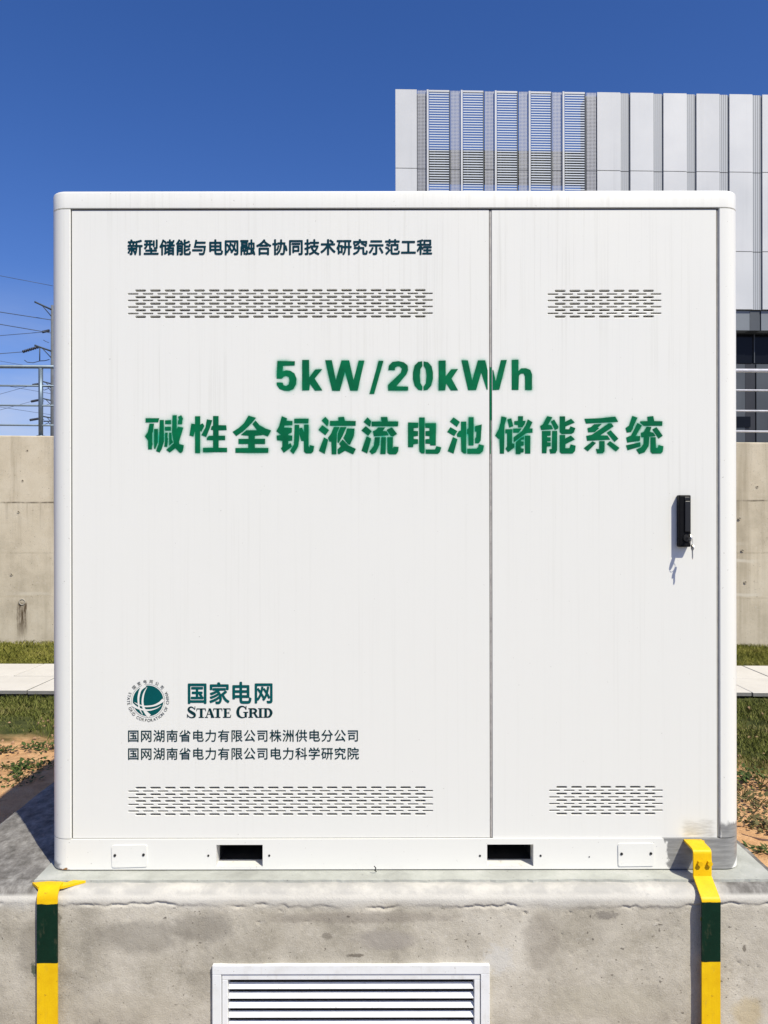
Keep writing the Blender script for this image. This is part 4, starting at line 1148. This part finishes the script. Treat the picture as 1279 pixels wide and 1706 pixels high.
for c, x0, x1, y0, y1 in (('国', 312.8, 344, 1138, 1172), ('家', 348.6, 382.5, 1135.8, 1172.5), ('电', 387, 419, 1135.3, 1172), ('网', 424.2, 454, 1138, 1171.5)):
    put(m, c, 0.024, (x0 + x1) / 2, (y0 + y1) / 2, 0, 0, fit=(x1 - x0, y1 - y0))
orient(m.build('name_lettering', M_TEAL, door_l, fix=False))

def band(pts, n=6):
    """tapering stroke along x,y,w points (smoothed) -> loop"""
    P3 = [np.array(p, float) for p in pts]; out = []
    for i in range(len(P3) - 1):
        p0 = P3[max(i - 1, 0)]; p1 = P3[i]; p2 = P3[i + 1]; p3 = P3[min(i + 2, len(P3) - 1)]
        for k in range(n):
            t = k / n; out.append(0.5 * ((2 * p1) + (-p0 + p2) * t + (2 * p0 - 5 * p1 + 4 * p2 - p3) * t * t + (-p0 + 3 * p1 - 3 * p2 + p3) * t ** 3))
    out.append(P3[-1]); a = np.array(out)
    d = np.gradient(a[:, :2], axis=0); d /= np.linalg.norm(d, axis=1)[:, None] + 1e-9
    nn = np.stack([-d[:, 1], d[:, 0]], 1) * (a[:, 2:3] / 2)
    return [tuple(v) for v in (a[:, :2] + nn)] + [tuple(v) for v in (a[:, :2] - nn)[::-1]]
def strip(pts, n=6):
    lp = band(pts, n); h = len(lp) // 2
    return [[lp[i], lp[i + 1], lp[2 * h - 2 - i], lp[2 * h - 1 - i]] for i in range(h - 1)]
def rc(x0, y0, x1, y1): return [(x0, y0), (x1, y0), (x1, y1), (x0, y1)]
Z = []
Z += strip([(190, 398, 8), (165, 375, 14), (138, 367, 18), (112, 385, 26), (115, 412, 32), (148, 436, 38), (182, 458, 36), (186, 486, 28), (155, 503, 16), (118, 495, 14), (97, 472, 10)])
Z += [rc(187, 358, 196, 400), rc(88, 456, 97, 505)]
for a, b in ((212, 330), (428, 542)):
    c = (a + b) / 2 + 2; Z += [rc(c - 17, 385, c + 17, 503), rc(a, 384, b, 397), [(a, 386), (a + 12, 386), (a + 4, 420), (a - 3, 420)], [(b - 12, 386), (b, 386), (b + 4, 420), (b - 4, 420)], rc(c - 34, 495, c + 34, 506)]
Z += [[(372, 384), (384, 384), (344, 500), (332, 500)], [(366, 384), (396, 384), (440, 500), (402, 500)], rc(348, 455, 410, 464), rc(318, 495, 360, 506), rc(396, 495, 444, 506)]
Z += [rc(568, 385, 602, 503), rc(552, 384, 648, 396), rc(600, 438, 632, 448), rc(552, 494, 650, 506), rc(641, 386, 650, 415), [(650, 468), (659, 468), (652, 506), (640, 506)], rc(627, 427, 634, 459)]
Z += strip([(850, 402, 8), (836, 372, 14), (800, 359, 18), (765, 375, 30), (747, 410, 37), (745, 445, 38), (757, 480, 32), (792, 503, 18), (830, 500, 12), (850, 488, 10)])
Z += [rc(847, 352, 857, 400), rc(832, 435, 862, 502), rc(815, 430, 880, 441)]
Z += [rc(895, 385, 928, 502), rc(880, 495, 942, 506), rc(880, 383, 950, 394), [(940, 440), (968, 440), (1012, 506), (980, 506)]]
Z += strip([(926, 390, 12), (962, 395, 24), (980, 416, 30), (964, 438, 24), (926, 446, 10)])
Z += [rc(1020, 385, 1053, 503), rc(1005, 383, 1068, 394), rc(1005, 495, 1068, 506), rc(1088, 385, 1121, 503), rc(1073, 383, 1125, 394), rc(1073, 495, 1125, 506)]
Z += strip([(1118, 389, 12), (1155, 400, 26), (1176, 442, 36), (1155, 488, 26), (1118, 500, 12)])
Z = [[(300 + a / 7.752, 1130 + b / 7.752) for a, b in lp] for lp in Z]
letter_mesh(Z, 'name_lettering', M_TEALD, door_l)
# round emblem
EC = (246.7, 1166.8); es = 15.05
circ = lambda r, n=64: [(EC[0] + r * math.cos(2 * math.pi * k / n), EC[1] + r * math.sin(2 * math.pi * k / n)) for k in range(n)]
em = letter_mesh([circ(25.5)], 'emblem', M_TEAL, door_l, y=-0.0007)
a, b = circ(27.9), circ(27.5)
letter_mesh([[a[k], a[(k + 1) % 64], b[(k + 1) % 64], b[k]] for k in range(64)], 'emblem_ring', M_SMALLPRINT, em)
Zb = []
for pts in ([(545, 235, 110), (440, 350, 58), (390, 520, 50), (388, 680, 42), (412, 830, 30), (490, 970, 12)],
            [(602, 285, 8), (525, 430, 34), (490, 600, 46), (497, 740, 50), (545, 880, 70), (620, 975, 92), (665, 1015, 100)],
            [(285, 668, 8), (380, 720, 25), (500, 760, 32), (620, 768, 38), (780, 745, 42), (920, 680, 56), (1012, 605, 80)],
            [(232, 722, 80), (330, 790, 55), (450, 840, 42), (560, 860, 40), (700, 855, 35), (850, 810, 22), (955, 745, 8)]):
    Zb.append([[(205 + p[0] / es, 1125 + p[1] / es) for p in lp] for lp in strip(pts, 8)])
for j, zb_s in enumerate(Zb): letter_mesh(zb_s, 'emblem_band', M_WPRINT, em, y=-0.0010 - 0.00012 * j)
RT, RE = '国家电网公司', 'STATE GRID CORPORATION OF CHINA'
glyphs(RT + RE.replace(' ', ''), 0.006)
m = MB()
for i, c in enumerate(RT):
    a = R(136 - 18.4 * i); put(m, c, 0.006, EC[0] + 32.4 * math.cos(a), EC[1] - 32.4 * math.sin(a), 6.4, 6.4, a - R(90))
adv = {'I': 0.5, ' ': 0.7, 'T': 0.95, 'E': 0.9, 'F': 0.9}
tot = sum(adv.get(c, 1.05) for c in RE); pos = 0
for c in RE:
    w = adv.get(c, 1.05)
    if c != ' ':
        a = R(153 + (387 - 153) * (pos + w / 2) / tot)
        vs = GLY[(c, 0.006)][0]; xs_ = [v[0] for v in vs]; wd = max(xs_) - min(xs_)
        put(m, c, 0.006, EC[0] + 32.6 * math.cos(a), EC[1] - 32.6 * math.sin(a), 0, 0, a + R(90), fit=(wd * 6.6, 5.0))
    pos += w
orient(m.build('emblem_lettering', M_SMALLPRINT, em, fix=False))

# --- handle with lock
hx0, hx1, hz0, hz1 = PX(1131, -.02), PX(1151, -.02), PZ(912, -.02), PZ(825.5, -.02)
hd = MB().box(hx0, hx1, -0.0235, -0.0002, hz0, hz1, 0.0035).build('handle', M_BLACK, door_r)
xm = (hx0 + hx1) / 2
MB().box(xm - 0.002, hx1 - 0.004, -0.0285, -0.0238, hz0 + 0.046, hz1 - 0.018, 0.002).build('lever', M_BLACK2, hd)
MB().box(xm - 0.002, hx1 - 0.005, -0.0262, -0.0238, hz1 - 0.016, hz1 - 0.006, 0.001).build('thumb_rest', M_BLACK2, hd)
lk = (xm + 0.004, -0.0235, hz0 + 0.027)
MB().disc(lk, 0.0105, n=20, t=0.004).build('lock_cylinder', M_BLACK2, hd)
def screwslot(): pass
# keys hanging in the lock
ky = empty('key_ring', (lk[0], -0.04, lk[2]), 'two steel keys on a small ring hanging from the black door lock', 'keys')
kx = lk[0]
m = MB(); m.box(kx - 0.001, kx + 0.001, -0.036, -0.0272, lk[2] - 0.004, lk[2] + 0.004)
bow = [(-0.048 + 0.0125 * math.cos(2 * math.pi * k / 16), lk[2] + 0.0125 * math.sin(2 * math.pi * k / 16)) for k in range(16)]
m.prism(bow, kx - 0.0011, kx + 0.0011, lambda p, x: Vector((x, p[0], p[1]))); m.build('key', M_STEEL, ky)
MB().tube([(kx + 0.0035 + 0.009 * math.sin(2 * math.pi * k / 20) * 0.6, -0.052 + 0.004 * math.sin(2 * math.pi * k / 20), lk[2] - 0.010 + 0.0115 * math.cos(2 * math.pi * k / 20)) for k in range(20)], 0.0007, 6, closed=True).build('ring', M_STEEL, ky)
bz0 = lk[2] - 0.028
bow = [(-0.050 + 0.010 * math.cos(2 * math.pi * k / 16), bz0 + 0.010 * math.sin(2 * math.pi * k / 16)) for k in range(16)]
m = MB(); m.prism(bow, kx + 0.0065, kx + 0.0083, lambda p, x: Vector((x, p[0], p[1])))
bl = [(-0.0535, bz0 - .009), (-0.0465, bz0 - .009), (-0.0465, bz0 - .016), (-0.0475, bz0 - .019), (-0.0465, bz0 - .022), (-0.0478, bz0 - .026), (-0.0468, bz0 - .030), (-0.050, bz0 - .036), (-0.0535, bz0 - .032)]
m.prism(bl, kx + 0.0067, kx + 0.0081, lambda p, x: Vector((x, p[0], p[1]))); m.build('key', M_STEEL, ky)

# ------------------------------------------------------------------ straps
def ribbon(name, path, x0, x1, t, mat, parent):
    """flat bar bent along (y, z) path; x0/x1 width; t thickness"""
    pts = [np.array(p, float) for p in path]; n = len(pts); nr = []
    for i in range(n):
        a = pts[max(i - 1, 0)]; b = pts[min(i + 1, n - 1)]; d = (b - a) / np.linalg.norm(b - a); nr.append(np.array([d[1], -d[0]]))
    loop = [tuple(p) for p in pts] + [tuple(p - q_ * t) for p, q_ in list(zip(pts, nr))[::-1]]
    m = MB(); m.prism(loop, x0, x1, lambda p, x: Vector((x, p[0], p[1])))
    return shade(m.build(name, mat, parent), 35)
def arc(cy, cz, r, a0, a1, n=5): return [(cy + r * math.cos(R(a0 + (a1 - a0) * k / n)), cz + r * math.sin(R(a0 + (a1 - a0) * k / n))) for k in range(n + 1)]
# right: bolted to the base, steps over the pedestal rim
SY = -0.134
zt_ = PZ(1400, FY) - 0.004
rs = empty('hold_down_strap', (0.955, SY, 0.0), 'yellow and dark green steel strap bolted to the right corner of the cabinet base', 'strap', 'yellow and green straps holding the cabinet down')
M_SR = strap_paint('strap_paint_right', PZ(1502, SY), PZ(1601.5, SY))
zb2 = PZ(1464, -0.075)
path = [(FY - 0.0005, zt_)] + arc(-0.068, zt_ - 0.007, 0.007, 90, 180, 4) + arc(-0.083, zb2 + 0.010, 0.008, 0, -52, 4) + arc(SY + 0.012, zb2 - 0.042, 0.014, 128, 180, 4)[0:] + [(SY, 0.3), (SY, 0.02)]
path = [(a, b) for a, b in path]
sx0_, sx1_ = PX(1167, SY), PX(1198, SY)
ribbon('strap_bar', path, sx0_, sx1_, -0.006, M_SR, rs)
M_YEL = strap_paint('yellow_paint', -5, -6)
for px in (1163.5, 1179.5):
    c = P(px, 1437, -0.0755); m = MB()
    hexa = [(c.x + 0.0080 * math.cos(R(60 * k + 10)), c.z + 0.0080 * math.sin(R(60 * k + 10))) for k in range(6)]
    m.prism(hexa, -0.0745, -0.090, lambda p, y: Vector((p[0], y, p[1])))
    m.disc((c.x, -0.0745, c.z), 0.0108, n=16, t=0.002)
    m.build('bolt', M_YEL, rs)
m = MB(); m.box(PX(1141, FY), PX(1172, FY), FY - 0.006, FY - 0.0006, zt_ - 0.003, zt_ + 0.003, 0.001); m.build('weld_bead', M_YEL, rs)
m = MB(); c = P(1170, 1532, SY); m.disc((c.x, SY + 0.0005, c.z), 0.0075, n=14, t=0.0025); m.build('paint_dab', simple('worn_yellow', (0.30, 0.24, 0.03), 0.5, 0, 0.4, 200), rs)
# left: foot plate on the pedestal rim, then straight down
SYL = -0.125
ls = empty('hold_down_strap', (PX(79, SYL), SYL, 0.0), 'yellow and green steel strap with a splayed foot plate at the left pedestal end', 'strap', 'yellow and green straps holding the cabinet down')
M_SL = strap_paint('strap_paint_left', PZ(1504, SYL), PZ(1602, SYL))
zf = PT + 0.0075
path = [(-0.090, zf)] + arc(SYL + 0.026, zf - 0.026, 0.026, 90, 180, 6) + [(SYL, 0.3), (SYL, 0.02)]
ribbon('strap_bar', path, PX(62, SYL), PX(96, SYL), -0.006, M_SL, ls)
def qp(px, py): # on the plate's top plane
    d = (H - zf) * F / (py - CY); return ((px - CX) * d / F, d - D)
poly = [qp(62, 1477), qp(96.5, 1477), qp(105, 1476), qp(142, 1466.3), qp(122, 1465.5), qp(110, 1469.2), qp(100, 1468.0), qp(80, 1467.5), qp(53, 1469.5)]
m = MB(); m.prism(poly, zf - 0.0065, zf + 0.0006, lambda p, h: Vector((p[0], p[1], h))); m.build('foot_plate', M_SL, ls)

# ------------------------------------------------------------------ vegetation
def grass_mat(name, a, b, c):
    t = NT(name); n = t.noise(1.6, 4, 0.6); n2 = t.noise(40, 2, 0.5)
    col = t.ramp(t.math('ADD', t.math('MULTIPLY', n, 0.5), t.math('MULTIPLY', n2, 0.5)), [(0.35, a), (0.52, b), (0.68, c)])
    t.set(col, 0.7, 0, 0.25)
    return t.m
M_GRASS = grass_mat('olive_grass', (0.100, 0.110, 0.014), (0.24, 0.235, 0.04), (0.40, 0.345, 0.11))
M_GRASS2 = grass_mat('green_grass', (0.070, 0.090, 0.014), (0.150, 0.165, 0.034), (0.34, 0.28, 0.12))
def blades(x, y, h, lean, w):
    n = len(x); a = rng.uniform(0, 2 * np.pi, n); b = rng.uniform(0, 2 * np.pi, n)
    dx, dy = np.cos(a) * w, np.sin(a) * w; lx, ly = np.cos(b) * lean * h, np.sin(b) * lean * h
    z0 = np.full(n, -0.01)
    v = np.empty((n, 5, 3))
    v[:, 0] = np.stack([x - dx, y - dy, z0], 1); v[:, 1] = np.stack([x + dx, y + dy, z0], 1)
    v[:, 2] = np.stack([x + dx * .8 + lx * .35, y + dy * .8 + ly * .35, h * .55], 1); v[:, 3] = np.stack([x + lx, y + ly, h], 1)
    v[:, 4] = np.stack([x - dx * .8 + lx * .35, y - dy * .8 + ly * .35, h * .55], 1)
    return v.reshape(-1, 3)
def field(name, mat, n, y0f, y1f, keep, hmin, hmax, w):
    x = rng.uniform(-7.5, 7.5, n); u = rng.uniform(0, 1, n)
    y = y0f(x) + u * (y1f(x) - y0f(x)); k = keep(x, y)
    k = rng.uniform(0, 1, n) < k; x, y = x[k], y[k]
    h = rng.uniform(hmin, hmax, len(x)) * (0.6 + 0.8 * fbm(x * 2 + 40, y * 2 + 40, 91, 3))
    me = soup_mesh(name, blades(x, y, h, 0.8, w), 5)
    return link(name, me, None, mat, kind='stuff')
o = field('grass', M_GRASS, 170000, lambda x: WY1 - 0.02 * x - 0.02, lambda x: wy(x) + 0.02, lambda x, y: np.clip((fbm(x * 2 + 9, y * 2 + 9, 14, 3) - 0.2) * 4, 0.35, 1), 0.018, 0.060, 0.0024)
tag(o, 'strip of short olive grass between the paved walkway and the retaining wall', 'grass')
def keepB(x, y):
    e = (y - (3.25 - 0.75 * np.clip(x - 1, 0, 1) + 1.3 * (fbm(x * 1.1 + 20, y * 0.9 + 20, 15, 4) - 0.47))) / 0.5
    return np.clip(e, 0, 1) * np.clip((fbm(x * 2.4 + 9, y * 2.4 + 9, 16, 3) - 0.22) * 5, 0.1, 1)
o = field('grass', M_GRASS2, 230000, lambda x: 1.8 + 0 * x, lambda x: WY0 - 0.02 * x - 0.09, keepB, 0.018, 0.055, 0.0024)
tag(o, 'patchy green grass between the bare red soil and the paved walkway', 'grass')

M_WEED = grass_mat('weed_leaf', (0.025, 0.045, 0.008), (0.055, 0.085, 0.016), (0.11, 0.12, 0.03))
M_DRY = grass_mat('dry_weed', (0.06, 0.06, 0.02), (0.11, 0.10, 0.035), (0.22, 0.17, 0.07))
def gp(px, py):
    d = H * F / (py - CY); return (px - CX) * d / F, d - D
def weed(px, py, rad, hh, n, mat, label, group='weeds on the bare red soil'):
    x, y = gp(px, py); vs = []
    for k in range(n):
        a = random.uniform(0, 6.283); r_ = rad * math.sqrt(random.random()); e = random.uniform(0.15, 1.0)
        c = Vector((r_ * math.cos(a) * 1.3, r_ * math.sin(a), random.uniform(0.1, 1) * hh * (1 - 0.5 * r_ / rad)))
        l = random.uniform(0.018, 0.045); w = l * random.uniform(0.18, 0.38); b = random.uniform(0, 6.283)
        d = Vector((math.cos(b), math.sin(b), random.uniform(-0.2, 0.9))).normalized(); s_ = d.cross(Vector((0, 0, 1))).normalized() * w
        vs += [c, c + d * l * .5 + s_, c + d * l, c + d * l * .5 - s_]
    co = np.array([tuple(v) for v in vs])
    t = empty('weed', (x, y, 0), label, 'weed', group)
    o1 = link('leaves', soup_mesh('leaves', co, 4), t, mat)
    m = MB()
    for k in range(7):
        a = random.uniform(0, 6.283); r_ = rad * random.uniform(0.2, 0.8)
        m.tube([Vector((x, y, -0.015)), Vector((x + r_ * math.cos(a) * .6, y + r_ * math.sin(a) * .6, hh * 0.5)), Vector((x + r_ * math.cos(a), y + r_ * math.sin(a), hh * .8))], 0.0022, 4, cap=False)
    m.build('stem', M_DRY, t); return t
weed(16, 1285, 0.10, 0.06, 110, M_WEED, 'small green weed on red soil at the left photo edge')
weed(62, 1281, 0.14, 0.07, 170, M_WEED, 'widest green weed on red soil, right beside the cabinet left side')
weed(30, 1306, 0.11, 0.08, 130, M_WEED, 'green weed nearest the pedestal on the left red soil')
weed(52, 1245, 0.06, 0.04, 50, M_WEED, 'tiny weed below the grass edge on the left red soil')
weed(4, 1252, 0.07, 0.05, 60, M_WEED, 'weed at the ragged grass edge, far left of the photo')
weed(78, 1250, 0.08, 0.06, 70, M_WEED, 'dark weed below the grass beside the cabinet left edge')
for px, py, r_, h_, n_, mt, lb in ((1240, 1300, .12, .10, 130, M_WEED, 'green weed at the grass edge right of the cabinet'), (1266, 1312, .12, .10, 120, M_WEED, 'green weed on soil at the right photo edge, just below the grass'),
                                   (1236, 1330, .08, .06, 70, M_DRY, 'sparse dry weed close to the cabinet right edge'), (1258, 1350, .10, .09, 90, M_DRY, 'dry spiky weed in the middle of the right soil strip'),
                                   (1244, 1372, .10, .05, 80, M_DRY, 'low flat dry weed above the brown cable on the right'), (1272, 1385, .08, .06, 60, M_DRY, 'dry weed at the right photo edge above the cable'),
                                   (1266, 1425, .06, .05, 55, M_WEED, 'green weed against the right edge of the pedestal')):
    weed(px, py, r_, h_, n_, mt, lb)
m = MB(); pts = [gp(1215, 1389), gp(1232, 1395), gp(1250, 1400.5), gp(1268, 1404.5), gp(1300, 1408)]
m.tube([(x, y, 0.012) for x, y in pts], 0.007, 6)
tag(m.build('cable', simple('brown_cable', (0.10, 0.05, 0.03), 0.6), None), 'thin brown cable lying on the red soil right of the pedestal', 'cable')
# pebbles and clods on the soil
def pebbles(n):
    ico = bmesh.new(); bmesh.ops.create_icosphere(ico, subdivisions=1, radius=1); bv_ = np.array([v.co[:] for v in ico.verts]); bf = np.array([[v.index for v in f.verts] for f in ico.faces]); ico.free()
    out = []
    for k in range(n):
        x = rng.uniform(-4, 4); y = rng.uniform(0.2, 4.2)
        if PXL - .1 < x < PXR + .1 and y < PYB + .1: continue
        s_ = 0.004 + 0.016 * rng.random() ** 3; sc_ = s_ * rng.uniform(0.6, 1.3, 3); v = bv_ * (1 + rng.uniform(-.2, .2, (len(bv_), 1))) * sc_ + np.array([x, y, s_ * 0.3])
        out.append(v[bf].reshape(-1, 3))
    return soup_mesh('pebbles', np.concatenate(out), 3)
tag(link('pebbles', pebbles(2600), None, simple('soil_clod', (0.34, 0.21, 0.12), 0.95, 0, 0.35, 20), kind='stuff'), 'small clods and pebbles scattered over the bare red soil', 'pebbles')
# scrap of black wire poking out below the cabinet front
p = P(624, 1450, -0.03)
m = MB().tube([(p.x + 0.004, -0.022, 0.533), (p.x - 0.001, -0.03, 0.541), (p.x + 0.003, -0.034, 0.549), (p.x - 0.002, -0.036, 0.556)], 0.0016, 6)
tag(m.build('wire_scrap', M_BLACK, None), 'tiny bent scrap of black wire poking out under the middle of the cabinet', 'wire')
